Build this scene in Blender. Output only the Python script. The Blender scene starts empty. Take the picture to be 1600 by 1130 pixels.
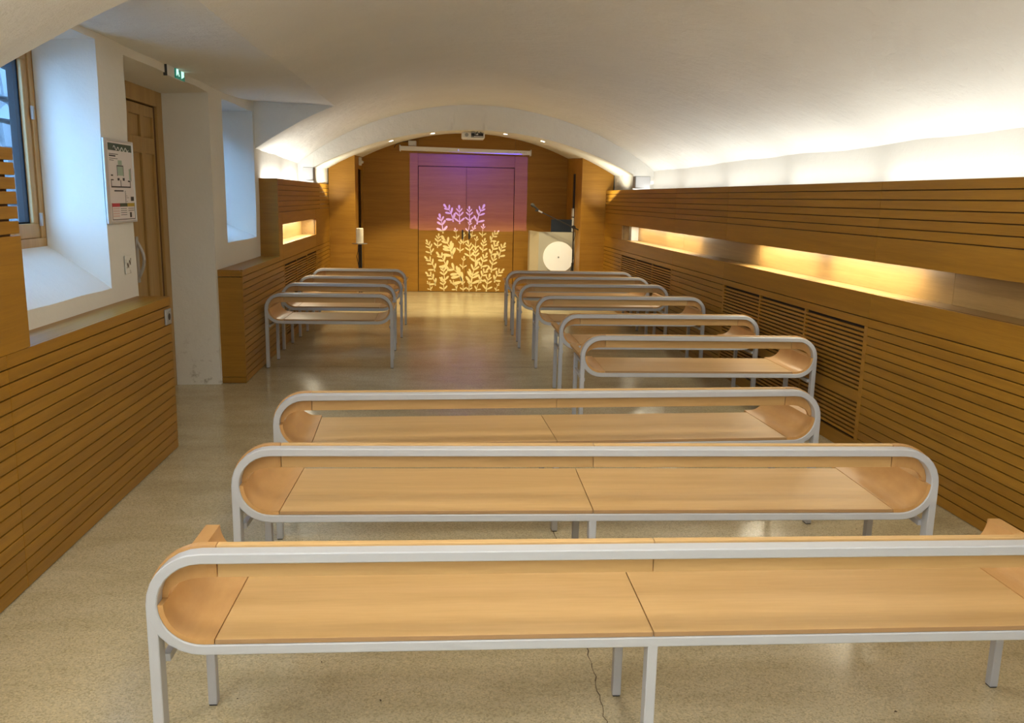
import bpy, bmesh, math, random
from math import sin, cos, pi, sqrt, radians
from mathutils import Vector, Matrix, noise

S = bpy.context.scene
C = S.collection
random.seed(7)

# ------------------------------------------------------------------ camera
F_PX, PITCH, YAW, ROLL, EYE = 1325.2, 0.1901, 0.0821, 0.0199, 1.60
fw = Vector((sin(YAW) * cos(PITCH), cos(YAW) * cos(PITCH), -sin(PITCH)))
r0 = Vector((cos(YAW), -sin(YAW), 0.0))
u0 = r0.cross(fw)
rt = r0 * cos(ROLL) + u0 * sin(ROLL)
up = u0 * cos(ROLL) - r0 * sin(ROLL)
cam_data = bpy.data.cameras.new('camera')
cam = bpy.data.objects.new('camera', cam_data)
C.objects.link(cam)
cam_data.sensor_width = 36.0
cam_data.lens = F_PX / 1600.0 * 36.0
cam_data.clip_start = 0.05
cam.matrix_world = Matrix(((rt.x, up.x, -fw.x, 0), (rt.y, up.y, -fw.y, 0), (rt.z, up.z, -fw.z, EYE), (0, 0, 0, 1)))
S.camera = cam

# ------------------------------------------------------------------ world, colour management
S.view_settings.view_transform = 'Standard'
S.view_settings.look = 'None'
S.view_settings.gamma = 1.0
S.view_settings.use_curve_mapping = False
S.view_settings.exposure = 0.10
W = bpy.data.worlds.new('sky')
S.world = W
W.use_nodes = True
wb = W.node_tree.nodes['Background']
wb.inputs['Color'].default_value = (0.27, 0.56, 1.0, 1)
wb.inputs['Strength'].default_value = 12.0

# ------------------------------------------------------------------ light helpers and large lights
def area(name, loc, direction, sx, sy, power, color, spread=pi, xdir=(0, 1, 0)):
    d = bpy.data.lights.new(name, 'AREA')
    d.shape = 'RECTANGLE'; d.size = sx; d.size_y = sy
    d.energy = power; d.color = color; d.spread = spread
    o = bpy.data.objects.new(name, d); C.objects.link(o)
    z = -Vector(direction).normalized()
    x = Vector(xdir); x = (x - z * x.dot(z)).normalized()
    y = z.cross(x)
    o.matrix_world = Matrix(((x.x, y.x, z.x, loc[0]), (x.y, y.y, z.y, loc[1]), (x.z, y.z, z.z, loc[2]), (0, 0, 0, 1)))
    return o

def spot(name, loc, target, power, color, angle, blend=0.3, radius=0.03):
    d = bpy.data.lights.new(name, 'SPOT')
    d.energy = power; d.color = color; d.spot_size = radians(angle); d.spot_blend = blend
    d.shadow_soft_size = radius
    o = bpy.data.objects.new(name, d); C.objects.link(o)
    o.location = loc
    o.rotation_euler = (Vector(target) - Vector(loc)).to_track_quat('-Z', 'Y').to_euler()
    return o

RK = 0.0247                                   # taper of the right panelling
def right_x(y): return 2.70 - RK * (y - 3.8)
COVE = (1.0, 0.99, 0.93)
WARM = (1.0, 0.92, 0.70)
# light troughs behind the panelling (tubes end to end)
y = -3.6
while y < 11.4:
    L = 1.45
    area('cove_light_right', (right_x(y + L / 2) + 0.15, y + L / 2, 1.70), (-0.12, 0, 1), L, 0.10, 4.5, COVE)
    y += L + 0.10
y = 9.1
while y < 11.6:
    area('cove_light_left', (-1.83, y + 0.6, 1.70), (0.1, 0, 1), 1.2, 0.08, 5.5, COVE)
    y += 1.3
y = -3.6
while y < 2.2:
    area('assumed_cove_near_left', (-1.79, y + 0.7, 1.705), (0.25, 0, 1), 1.4, 0.05, 22.0, COVE)  # assumed unseen light, added to brighten the near left vault
    y += 1.5
for x in (-1.62, 2.38):
    area('cove_light_box', (x, 12.4, 1.66), (0, 0.25, 1), 0.9, 0.05, 5.0, (1.0, 0.93, 0.70))
# assumed daylight from beside and behind the camera, added without any opening
for yy in (-2.6, 0.2):
    area('assumed_side_daylight', (-1.86, yy, 1.75), (1, 0, -0.35), 1.3, 1.0, 85.0, (0.62, 0.80, 1.0))
area('assumed_back_daylight', (0.45, -3.95, 1.7), (0, 1, -0.35), 3.2, 1.5, 45.0, (0.64, 0.82, 1.0), xdir=(1, 0, 0))  # added area light for assumed daylight; the wall here has no door
# assumed ceiling lamps added overhead, above the upper edge of the picture
for yy in (-1.6, 0.2, 2.0, 3.7):
    area('assumed_ceiling_lamp', (0.45, yy, 2.66), (0, 0, -1), 0.5, 0.5, 15.0, (1.0, 0.95, 0.84))
# warm lamps inside the wall niches
for y0, y1, pw in ((8.95, 10.35, 7.0), (10.4, 11.6, 5.0), (4.85, 6.02, 7.5), (6.18, 7.35, 7.5)):
    ym = (y0 + y1) / 2
    area('niche_light_right', (right_x(ym) + 0.05, ym, 1.252), (0.18, 0, -1), y1 - y0, 0.02, pw, WARM)
for y0, y1 in ((9.25, 10.4), (10.45, 11.6)):
    area('niche_light_left', (-1.745, (y0 + y1) / 2, 1.272), (-0.2, 0, -1), y1 - y0, 0.02, 7.5, WARM)

# ------------------------------------------------------------------ materials
def mat(name, build):
    m = bpy.data.materials.new(name); m.use_nodes = True
    nt = m.node_tree
    b = nt.nodes['Principled BSDF']
    build(nt, b)
    return m

def N(nt, t, **kw):
    n = nt.nodes.new(t)
    for k, v in kw.items():
        if k == 'inp':
            for a, q in v.items(): n.inputs[a].default_value = q
        else: setattr(n, k, v)
    return n

def ramp(nt, fac, stops):
    r = nt.nodes.new('ShaderNodeValToRGB')
    e = r.color_ramp.elements
    while len(e) < len(stops): e.new(0.5)
    for i, (p, c) in enumerate(stops):
        e[i].position = p; e[i].color = (*c, 1)
    nt.links.new(fac, r.inputs['Fac'])
    return r.outputs['Color']

def plain(name, col, rough=0.5, metal=0.0, emit=None, estr=1.0, spec=0.5):
    def f(nt, b):
        b.inputs['Base Color'].default_value = (*col, 1)
        b.inputs['Roughness'].default_value = rough
        b.inputs['Metallic'].default_value = metal
        b.inputs['Specular IOR Level'].default_value = spec
        if emit:
            b.inputs['Emission Color'].default_value = (*emit, 1)
            b.inputs['Emission Strength'].default_value = estr
    return mat(name, f)

def wood(name, c0, c1, scale, rough=0.4, var=0.12, fine=1.0, spec=0.5, wave=None):
    # scale stretches the grain: small along the fibre, large across it
    def f(nt, b):
        tc = N(nt, 'ShaderNodeTexCoord')
        oi = N(nt, 'ShaderNodeObjectInfo')
        off = N(nt, 'ShaderNodeVectorMath', operation='SCALE'); off.inputs['Scale'].default_value = 37.0
        cmb = N(nt, 'ShaderNodeCombineXYZ')
        for k in 'XYZ': nt.links.new(oi.outputs['Random'], cmb.inputs[k])
        nt.links.new(cmb.outputs[0], off.inputs[0])
        mp = N(nt, 'ShaderNodeMapping'); mp.inputs['Scale'].default_value = scale
        nt.links.new(tc.outputs['Object'], mp.inputs['Vector'])
        ad = N(nt, 'ShaderNodeVectorMath', operation='ADD')
        nt.links.new(mp.outputs[0], ad.inputs[0]); nt.links.new(off.outputs[0], ad.inputs[1])
        n1 = N(nt, 'ShaderNodeTexNoise', inp={'Scale': 1.0, 'Detail': 5.0, 'Roughness': 0.6, 'Distortion': 0.6})
        nt.links.new(ad.outputs[0], n1.inputs['Vector'])
        n2 = N(nt, 'ShaderNodeTexNoise', inp={'Scale': 9.0 * fine, 'Detail': 3.0, 'Roughness': 0.6})
        nt.links.new(ad.outputs[0], n2.inputs['Vector'])
        mx = N(nt, 'ShaderNodeMix'); mx.inputs[0].default_value = 0.35
        nt.links.new(n1.outputs['Fac'], mx.inputs[2]); nt.links.new(n2.outputs['Fac'], mx.inputs[3])
        col = ramp(nt, mx.outputs[0], [(0.32, c0), (0.68, c1)])
        hs = N(nt, 'ShaderNodeHueSaturation')
        mr = N(nt, 'ShaderNodeMapRange', inp={'To Min': 1 - var, 'To Max': 1 + var})
        nt.links.new(oi.outputs['Random'], mr.inputs['Value'])
        nt.links.new(mr.outputs[0], hs.inputs['Value'])
        nt.links.new(col, hs.inputs['Color'])
        nt.links.new(hs.outputs[0], b.inputs['Base Color'])
        rr = N(nt, 'ShaderNodeMapRange', inp={'To Min': rough - 0.06, 'To Max': rough + 0.08})
        nt.links.new(n2.outputs['Fac'], rr.inputs['Value']); nt.links.new(rr.outputs[0], b.inputs['Roughness'])
        b.inputs['Specular IOR Level'].default_value = spec
        bp = N(nt, 'ShaderNodeBump', inp={'Strength': 0.06, 'Distance': 0.002})
        nt.links.new(n2.outputs['Fac'], bp.inputs['Height']); nt.links.new(bp.outputs[0], b.inputs['Normal'])
    return mat(name, f)

def plaster(name, col, bump=0.35, dirt=0.0):
    def f(nt, b):
        tc = N(nt, 'ShaderNodeTexCoord')
        n1 = N(nt, 'ShaderNodeTexNoise', inp={'Scale': 1.3, 'Detail': 4.0, 'Roughness': 0.55})
        n2 = N(nt, 'ShaderNodeTexNoise', inp={'Scale': 9.0, 'Detail': 6.0, 'Roughness': 0.65})
        n3 = N(nt, 'ShaderNodeTexNoise', inp={'Scale': 70.0, 'Detail': 3.0, 'Roughness': 0.6})
        for n in (n1, n2, n3): nt.links.new(tc.outputs['Object'], n.inputs['Vector'])
        c = ramp(nt, n1.outputs['Fac'], [(0.3, tuple(v * 0.95 for v in col)), (0.7, col)])
        if dirt:
            # scuffs low on the wall
            sp = N(nt, 'ShaderNodeSeparateXYZ'); nt.links.new(tc.outputs['Object'], sp.inputs[0])
            lo = N(nt, 'ShaderNodeMapRange', inp={'From Min': 0.0, 'From Max': 0.5, 'To Min': 1.0, 'To Max': 0.0})
            nt.links.new(sp.outputs['Z'], lo.inputs['Value'])
            sc = N(nt, 'ShaderNodeTexNoise', inp={'Scale': 14.0, 'Detail': 7.0, 'Roughness': 0.7})
            nt.links.new(tc.outputs['Object'], sc.inputs['Vector'])
            th = N(nt, 'ShaderNodeMapRange', inp={'From Min': 0.55, 'From Max': 0.7})
            nt.links.new(sc.outputs['Fac'], th.inputs['Value'])
            mu = N(nt, 'ShaderNodeMath', operation='MULTIPLY'); nt.links.new(lo.outputs[0], mu.inputs[0]); nt.links.new(th.outputs[0], mu.inputs[1])
            mm = N(nt, 'ShaderNodeMath', operation='MULTIPLY'); nt.links.new(mu.outputs[0], mm.inputs[0]); mm.inputs[1].default_value = dirt
            mx = N(nt, 'ShaderNodeMix', data_type='RGBA'); nt.links.new(mm.outputs[0], mx.inputs[0])
            nt.links.new(c, mx.inputs[6]); mx.inputs[7].default_value = (0.32, 0.27, 0.2, 1)
            c = mx.outputs[2]
        nt.links.new(c, b.inputs['Base Color'])
        b.inputs['Roughness'].default_value = 0.85
        b.inputs['Specular IOR Level'].default_value = 0.2
        a1 = N(nt, 'ShaderNodeMath', operation='MULTIPLY_ADD'); a1.inputs[1].default_value = 0.12
        nt.links.new(n3.outputs['Fac'], a1.inputs[0]); nt.links.new(n2.outputs['Fac'], a1.inputs[2])
        bp = N(nt, 'ShaderNodeBump', inp={'Strength': bump, 'Distance': 0.02})
        nt.links.new(a1.outputs[0], bp.inputs['Height']); nt.links.new(bp.outputs[0], b.inputs['Normal'])
    return mat(name, f)

def terrazzo(name):
    def f(nt, b):
        tc = N(nt, 'ShaderNodeTexCoord')
        def no(s, d=5.0, r=0.6, dist=0.0):
            n = N(nt, 'ShaderNodeTexNoise', inp={'Scale': s, 'Detail': d, 'Roughness': r, 'Distortion': dist})
            nt.links.new(tc.outputs['Object'], n.inputs['Vector']); return n
        big = no(0.9, 4.0, 0.55)
        mp = N(nt, 'ShaderNodeMapping'); mp.inputs['Scale'].default_value = (1.2, 3.2, 1)
        nt.links.new(tc.outputs['Object'], mp.inputs['Vector'])
        st = N(nt, 'ShaderNodeTexNoise', inp={'Scale': 1.5, 'Detail': 7.0, 'Roughness': 0.65})
        nt.links.new(mp.outputs[0], st.inputs['Vector'])
        mx0 = N(nt, 'ShaderNodeMix'); mx0.inputs[0].default_value = 0.5
        nt.links.new(big.outputs['Fac'], mx0.inputs[2]); nt.links.new(st.outputs['Fac'], mx0.inputs[3])
        base = ramp(nt, mx0.outputs[0], [(0.28, (0.40, 0.335, 0.195)), (0.5, (0.56, 0.485, 0.315)), (0.72, (0.68, 0.605, 0.43))])
        # stone chips
        vo = N(nt, 'ShaderNodeTexVoronoi', feature='F1', inp={'Scale': 190.0, 'Randomness': 1.0})
        nt.links.new(tc.outputs['Object'], vo.inputs['Vector'])
        sp = N(nt, 'ShaderNodeSeparateColor'); nt.links.new(vo.outputs['Color'], sp.inputs[0])
        chip = ramp(nt, sp.outputs[0], [(0.0, (0.62, 0.58, 0.5)), (0.45, (1.0, 1.0, 1.0)), (0.8, (1.08, 1.05, 0.98)), (1.0, (1.32, 1.28, 1.16))])
        mu = N(nt, 'ShaderNodeMix', data_type='RGBA', blend_type='MULTIPLY'); mu.inputs[0].default_value = 0.65
        nt.links.new(base, mu.inputs[6]); nt.links.new(chip, mu.inputs[7])
        nt.links.new(mu.outputs[2], b.inputs['Base Color'])
        rg = no(2.2, 5.0, 0.6)
        rr = N(nt, 'ShaderNodeMapRange', inp={'From Min': 0.3, 'From Max': 0.7, 'To Min': 0.16, 'To Max': 0.225})
        nt.links.new(rg.outputs['Fac'], rr.inputs['Value']); nt.links.new(rr.outputs[0], b.inputs['Roughness'])
        b.inputs['Specular IOR Level'].default_value = 0.42
        bn = no(45.0, 3.0)
        bp = N(nt, 'ShaderNodeBump', inp={'Strength': 0.05, 'Distance': 0.004})
        nt.links.new(bn.outputs['Fac'], bp.inputs['Height']); nt.links.new(bp.outputs[0], b.inputs['Normal'])
    return mat(name, f)

OAK0, OAK1 = (0.27, 0.122, 0.009), (0.40, 0.196, 0.019)
M_OAK_Y = wood('oak_along_y', OAK0, OAK1, (22, 0.9, 22), rough=0.38, var=0.06, spec=0.4)
M_OAK_X = wood('oak_along_x', OAK0, OAK1, (0.9, 22, 22), rough=0.38, var=0.06, spec=0.4)
M_NICHE = wood('pale_oak_niche', (0.32, 0.185, 0.055), (0.44, 0.27, 0.09), (22, 0.9, 22), rough=0.4, var=0.05)
M_OAK_SLAT = wood('oak_slat', OAK0, OAK1, (22, 1.2, 22), rough=0.45, var=0.08)
M_FAR = wood('oak_veneer_far_wall', (0.30, 0.136, 0.015), (0.42, 0.212, 0.028), (0.7, 14, 14), rough=0.45, var=0.05, spec=0.25)
M_DOOR = wood('light_oak_door', (0.36, 0.21, 0.06), (0.50, 0.32, 0.11), (14, 14, 0.7), rough=0.45, var=0.04)
M_FRAME_OAK = wood('oak_window_frame', (0.42, 0.24, 0.08), (0.56, 0.35, 0.14), (16, 16, 0.9), rough=0.45, var=0.04)
M_BEECH = wood('beech_ply', (0.55, 0.325, 0.115), (0.68, 0.43, 0.18), (0.8, 11, 11), rough=0.38, var=0.04, fine=0.8)
M_BEECH_C = wood('beech_ply_curved', (0.52, 0.275, 0.09), (0.64, 0.365, 0.14), (7, 2.2, 3), rough=0.36, var=0.04, fine=0.8)
M_EDGE = plain('plywood_edge', (0.40, 0.235, 0.105), 0.6)
M_DARK = plain('dark_gap', (0.02, 0.010, 0.005), 0.9)
M_STEEL = plain('light_grey_lacquered_steel', (0.50, 0.505, 0.52), 0.36, 0.0)
M_PLASTER = plaster('off_white_plaster', (0.82, 0.80, 0.735), 0.3, 0.9)
M_VAULT = plaster('vault_plaster', (0.83, 0.815, 0.765), 0.8)
M_FLOOR = terrazzo('polished_terrazzo')
M_BLACK = plain('black_satin', (0.012, 0.012, 0.013), 0.45)
M_RUBBER = plain('black_rubber', (0.03, 0.03, 0.03), 0.8)
M_WHITE = plain('white_plastic', (0.78, 0.77, 0.74), 0.45)
M_GREY = plain('grey_plastic', (0.36, 0.36, 0.36), 0.5)
M_METAL = plain('brushed_metal', (0.55, 0.55, 0.56), 0.35, 0.8)
M_LECT = plain('beige_lacquer', (0.45, 0.43, 0.36), 0.5)
M_LECT_SIDE = plain('beige_lacquer_wing', (0.52, 0.44, 0.30), 0.5)
M_DISC = plain('white_disc_added_glow', (0.92, 0.90, 0.84), 0.5, 0, (1.0, 0.97, 0.86), 0.18)  # white disc given a faint glow of its own to look lit
M_WAX = plain('ivory_wax', (0.90, 0.84, 0.70), 0.5)
M_LAPTOP = plain('dark_blue_laptop_shell', (0.018, 0.026, 0.042), 0.4)
M_GOLD = plain('pale_gold_leaf_print', (0.98, 0.82, 0.40), 0.5)
M_ALU = plain('anodised_aluminium', (0.62, 0.63, 0.64), 0.4, 0.5)
M_PAPER = plain('printed_sheet', (0.78, 0.74, 0.72), 0.35)
M_GREEN = plain('dark_green_print', (0.02, 0.06, 0.03), 0.4)
M_INK = plain('black_print', (0.03, 0.03, 0.03), 0.5)
M_RED = plain('red_print', (0.55, 0.04, 0.06), 0.5)
M_YEL = plain('ochre_print', (0.50, 0.34, 0.03), 0.5)
M_MINT = plain('pale_green_print', (0.38, 0.50, 0.40), 0.5)
M_PINK = plain('pale_pink_print', (0.72, 0.52, 0.48), 0.5)
M_EXIT_G = plain('lit_green_panel', (0.0, 0.12, 0.08), 0.3, 0, (0.0, 0.16, 0.11), 0.6)
M_EXIT_W = plain('lit_white_symbol', (0.7, 0.9, 0.85), 0.3, 0, (0.55, 1.0, 0.88), 1.0)
M_LED = plain('lamp_disc', (1, 1, 1), 0.3, 0, (1.0, 0.9, 0.72), 14.0)
M_BLUE_LED = plain('blue_indicator', (0.2, 0.2, 0.9), 0.3, 0, (0.25, 0.25, 1.0), 1.5)
M_SASH = plain('dark_blue_grey_aluminium', (0.010, 0.016, 0.024), 0.7, 0.0, None, 1.0, 0.2)
M_STONE = plaster('grey_rubble_stone', (0.30, 0.31, 0.33), 1.0)
M_MORTAR = plaster('mortar', (0.20, 0.20, 0.20), 0.8)
M_CRACK = plain('dark_crack', (0.10, 0.065, 0.035), 0.9)
M_SEAM = plain('brown_board_edge', (0.12, 0.05, 0.012), 0.6)

def glass_mat():
    m = bpy.data.materials.new('clear_glass'); m.use_nodes = True
    nt = m.node_tree; nt.nodes.clear()
    out = N(nt, 'ShaderNodeOutputMaterial')
    g = N(nt, 'ShaderNodeBsdfGlossy', inp={'Roughness': 0.02}); t = N(nt, 'ShaderNodeBsdfTransparent', inp={'Color': (0.93, 0.96, 0.97, 1)})
    fr = N(nt, 'ShaderNodeFresnel', inp={'IOR': 1.45}); mx = N(nt, 'ShaderNodeMixShader')
    gm = N(nt, 'ShaderNodeNewGeometry'); sb = N(nt, 'ShaderNodeMath', operation='SUBTRACT'); sb.inputs[0].default_value = 1.0
    ml = N(nt, 'ShaderNodeMath', operation='MULTIPLY')
    nt.links.new(gm.outputs['Backfacing'], sb.inputs[1]); nt.links.new(sb.outputs[0], ml.inputs[0]); nt.links.new(fr.outputs[0], ml.inputs[1])
    nt.links.new(ml.outputs[0], mx.inputs[0]); nt.links.new(t.outputs[0], mx.inputs[1]); nt.links.new(g.outputs[0], mx.inputs[2])
    nt.links.new(mx.outputs[0], out.inputs[0])
    return m
M_GLASS = glass_mat()

# ------------------------------------------------------------------ mesh helpers
class MB:
    def __init__(s): s.v = []; s.f = []
    def add(s, vs, fs):
        k = len(s.v); s.v += [tuple(p) for p in vs]; s.f += [tuple(i + k for i in f) for f in fs]; return s
    def box(s, x0, x1, y0, y1, z0, z1):
        vs = [(x, y, z) for z in (z0, z1) for y in (y0, y1) for x in (x0, x1)]
        return s.add(vs, [(0, 2, 3, 1), (4, 5, 7, 6), (0, 1, 5, 4), (2, 6, 7, 3), (0, 4, 6, 2), (1, 3, 7, 5)])
    def prism(s, poly, axis, a0, a1):
        n = len(poly)
        def P(p, a): return (a, p[0], p[1]) if axis == 'x' else ((p[0], a, p[1]) if axis == 'y' else (p[0], p[1], a))
        vs = [P(p, a0) for p in poly] + [P(p, a1) for p in poly]
        fs = [tuple(range(n)), tuple(range(2 * n - 1, n - 1, -1))]
        fs += [(i, i + n, (i + 1) % n + n, (i + 1) % n) for i in range(n)]
        return s.add(vs, fs)
    def cyl(s, p0, p1, r0_, r1_=None, n=16):
        r1_ = r0_ if r1_ is None else r1_
        p0 = Vector(p0); p1 = Vector(p1); d = (p1 - p0).normalized()
        a = d.orthogonal().normalized(); b = d.cross(a)
        vs = []
        for p, r in ((p0, r0_), (p1, r1_)):
            vs += [p + (a * cos(2 * pi * i / n) + b * sin(2 * pi * i / n)) * r for i in range(n)]
        fs = [tuple(range(n - 1, -1, -1)), tuple(range(n, 2 * n))] + [(i, (i + 1) % n, (i + 1) % n + n, i + n) for i in range(n)]
        return s.add(vs, fs)
    def tube(s, pts, r, n=8):
        for a, b in zip(pts, pts[1:]): s.cyl(a, b, r, n=n)
        return s
    def lathe(s, prof, cx, cy, n=24):
        vs = [(cx + r * cos(2 * pi * i / n), cy + r * sin(2 * pi * i / n), z) for r, z in prof for i in range(n)]
        m = len(prof); fs = []
        for j in range(m - 1):
            for i in range(n):
                k = (i + 1) % n
                fs.append((j * n + i, j * n + k, (j + 1) * n + k, (j + 1) * n + i))
        fs.append(tuple(range(n - 1, -1, -1))); fs.append(tuple((m - 1) * n + i for i in range(n)))
        return s.add(vs, fs)
    def quad(s, a, b, c, d): return s.add([a, b, c, d], [(0, 1, 2, 3)])
    def grid(s, nu, nv, fn):
        vs = [fn(i / nu, j / nv) for j in range(nv + 1) for i in range(nu + 1)]
        fs = [(j * (nu + 1) + i, j * (nu + 1) + i + 1, (j + 1) * (nu + 1) + i + 1, (j + 1) * (nu + 1) + i) for j in range(nv) for i in range(nu)]
        return s.add(vs, fs)
    def mesh(s, name, m, bevel=0.0, smooth=False, weld=False, recalc=True):
        me = bpy.data.meshes.new(name)
        me.from_pydata(s.v, [], s.f)
        bm = bmesh.new(); bm.from_mesh(me)
        if weld: bmesh.ops.remove_doubles(bm, verts=bm.verts, dist=0.0006)
        if recalc: bmesh.ops.recalc_face_normals(bm, faces=bm.faces)
        if bevel:
            es = [e for e in bm.edges if len(e.link_faces) == 2 and e.calc_face_angle(0) > 0.6]
            bmesh.ops.bevel(bm, geom=es, offset=bevel, segments=1, affect='EDGES', profile=0.5)
        if smooth:
            for f in bm.faces: f.smooth = True
            for e in bm.edges:
                e.smooth = not (len(e.link_faces) == 2 and e.calc_face_angle(0) > 0.6)
        bm.to_mesh(me); bm.free()
        me.materials.append(m)
        return me
    def build(s, name, m, parent=None, bevel=0.0, smooth=False, weld=False, recalc=True):
        return link(name, s.mesh(name, m, bevel, smooth, weld, recalc), parent)

def link(name, me, parent=None):
    o = bpy.data.objects.new(name, me); C.objects.link(o)
    if parent: o.parent = parent
    return o

def empty(name, loc=(0, 0, 0), rz=0.0):
    o = bpy.data.objects.new(name, None); C.objects.link(o)
    o.empty_display_size = 0.1
    o.location = loc; o.rotation_euler = (0, 0, rz)
    return o

def tag(o, label, cat, group=None):
    o['label'] = label; o['category'] = cat
    if group: o['group'] = group
    return o

def struct(o, label=None):
    o['kind'] = 'structure'
    if label: o['label'] = label
    return o

def copy_tree(o, parent=None):
    c = o.copy(); C.objects.link(c); c.parent = parent
    for ch in list(o.children): copy_tree(ch, c)
    return c

def wob(p, amp=0.008, sc=1.1):
    v = Vector(p) * sc
    return noise.noise_vector(v) * amp + noise.noise_vector(v * 3.7) * amp * 0.35

# ------------------------------------------------------------------ room shell
YN, YR, YFAR = -4.0, 11.7, 14.55            # back of the room, face of the transverse rib, far wall
LY0, LY1, LX = 3.75, 8.87, -1.09            # window bay cut into the vault
WX = -1.88                                  # face of the left plaster wall
XL_S = -1.93
def xr_s(y): return 2.98 - 0.015 * (y - 3.8)
def vault_z(x, y):
    c = (XL_S + xr_s(y)) / 2; hs = (xr_s(y) - XL_S) / 2; h = 0.78 + 0.008 * (y - 8.9)
    R = (hs * hs + h * h) / (2 * h); d = x - c
    return 2.0 + h - R + sqrt(max(R * R - d * d, 0))
def soffit_z(x, y):
    t = (y - YR) / (YFAR - YR)
    crown = 2.484 + t * 0.158; R = 4.635 - t * 0.72; d = x - 0.42
    return crown - R + sqrt(max(R * R - d * d, 0))

fl = MB().grid(10, 20, lambda u, v: (-2.6 + 5.8 * u, YN + (YFAR + 0.6 - YN) * v, 0.0)).build('floor', M_FLOOR)
struct(fl, 'polished beige terrazzo floor with hairline cracks')
fl.data.flip_normals() if fl.data.polygons[0].normal.z < 0 else None
# crack running under the near benches, a second one and the saw-cut joints
def strip(pts, w, z=0.0012):
    b = MB()
    for (x0, y0), (x1, y1) in zip(pts, pts[1:]):
        d = Vector((x1 - x0, y1 - y0)); n = Vector((-d.y, d.x)).normalized() * w * random.uniform(0.5, 1.2) / 2
        b.add([(x0 + n.x, y0 + n.y, z), (x0 - n.x, y0 - n.y, z), (x1 - n.x, y1 - n.y, z), (x1 + n.x, y1 + n.y, z)], [(0, 1, 2, 3)])
    return b
pts = []; yy = 1.6
while yy < 4.9:
    pts.append((0.515 + (0.02 * (yy - 2.4)) + 0.03 * noise.noise(Vector((0, yy * 2, 3))) + random.uniform(-0.008, 0.008), yy)); yy += 0.028
strip(pts, 0.0032).build('crack', M_CRACK, fl)
pts = [(0.52 + 0.02 * random.uniform(-1, 1) + 0.10 * (t / 20), 4.9 + t * 0.06) for t in range(22)]
strip(pts, 0.0025).build('crack', M_CRACK, fl)
for a, b_ in (((-1.6, 7.98), (1.0, 7.98)), ((0.25, 7.98), (2.5, 8.05))):
    strip([(a[0] + (b_[0] - a[0]) * k / 12, a[1] + (b_[1] - a[1]) * k / 12 + random.uniform(-.004, .004)) for k in range(13)], 0.007).build('joint', M_CRACK, fl)
pts = [(1.02 + 0.12 * noise.noise(Vector((5, t * 0.3, 0))), 5.6 + 0.1 * t) for t in range(24)]
strip(pts, 0.0025).build('crack', M_CRACK, fl)
sp_ = MB()
for k in range(70):
    x, y = random.uniform(-1.55, 2.2), random.uniform(1.8, 8.5)
    r = random.uniform(0.003, 0.008); a = random.uniform(0, pi)
    sp_.add([(x + r * cos(a), y + r * sin(a), 0.001), (x - r * 0.5 * sin(a), y + 0.5 * r * cos(a), 0.004), (x - r * cos(a), y - r * sin(a), 0.001), (x + r * 0.5 * sin(a), y - 0.5 * r * cos(a), 0.002)], [(0, 1, 2, 3)])
cr = sp_.build('leaf_crumbs', M_CRACK, fl); cr['kind'] = 'stuff'

# vault
vb = MB()
NX, NY = 60, 120
def vg(b, xa, xb, ya, yb, nx, ny):
    def f(u, v):
        y = ya + (yb - ya) * v
        x0 = xa if xa is not None else XL_S - 0.02
        x1 = xb if xb is not None else xr_s(y) + 0.02
        x = x0 + (x1 - x0) * u
        p = Vector((x, y, vault_z(x, y)))
        e = min(1, (u * (x1 - x0)) / 0.2) if xa == LX else 1
        return p + Vector((0, 0, wob(p, 0.022, 0.8).z))
    b.grid(nx, ny, f)
vg(vb, LX, None, YN, YR, 60, 120)
vg(vb, None, LX, YN, LY0, 14, 50)
vg(vb, None, LX, LY1, YR + 0.0, 14, 24)
ceil = vb.build('ceiling', M_VAULT, smooth=True, weld=True)
struct(ceil, 'white plastered barrel vault')
# bay: flat ceiling and the two cheeks
lb = MB()
def lun(u, v):
    y = LY0 + (LY1 - LY0) * v
    x = WX - 0.03 + (LX - WX + 0.03) * u
    z0 = 2.435 + 0.05 * max(0, (v - 0.8) / 0.2) + 0.05 * max(0, (0.18 - v) / 0.18)
    z1 = vault_z(LX, y) + wob((LX, y, vault_z(LX, y)), 0.022, 0.8).z
    p = Vector((x, y, z0 + (z1 - z0) * u))
    return p + Vector((0, 0, wob(p, 0.012, 1.4).z * (1 - u)))
lb.grid(14, 60, lun)
for yy in (LY0, LY1):
    def cheek(u, v, yy=yy):
        x = WX - 0.03 + (LX - WX + 0.03) * u
        zb = vault_z(x, yy) + wob((x, yy, vault_z(x, yy)), 0.022, 0.8).z
        zt = lun(u, 0 if yy == LY0 else 1).z
        return Vector((x, yy, zb + (zt - zb) * v))
    lb.grid(20, 4, cheek)
lb.build('window_bay', M_VAULT, ceil, smooth=True, weld=True)
# transverse rib: face and soffit
rb = MB()
def rib_face(u, v):
    x = -1.97 + (2.90 + 1.97) * u
    xs = min(max(x, -1.735), 2.60)
    zt = max(vault_z(min(max(x, XL_S), xr_s(YR)), YR), 1.98) + 0.03
    zs = soffit_z(xs, YR) if (-1.735 <= x <= 2.60) else 0.0
    return Vector((x, YR, zs + (zt - zs) * v))
us = sorted(set([i / 90 for i in range(91)] + [(-1.735 + 1.97) / 4.87, (-1.736 + 1.97) / 4.87, (2.60 + 1.97) / 4.87, (2.601 + 1.97) / 4.87]))
vs_, fs_ = [], []
for u in us:
    vs_ += [rib_face(u, 0), rib_face(u, 1)]
for i in range(len(us) - 1): fs_.append((2 * i, 2 * i + 2, 2 * i + 3, 2 * i + 1))
rb.add(vs_, fs_)
def soff(u, v):
    y = YR + (YFAR + 0.1 - YR) * v
    x = -1.735 + (2.60 + 1.735) * u
    return Vector((x, y, soffit_z(x, y)))
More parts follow.
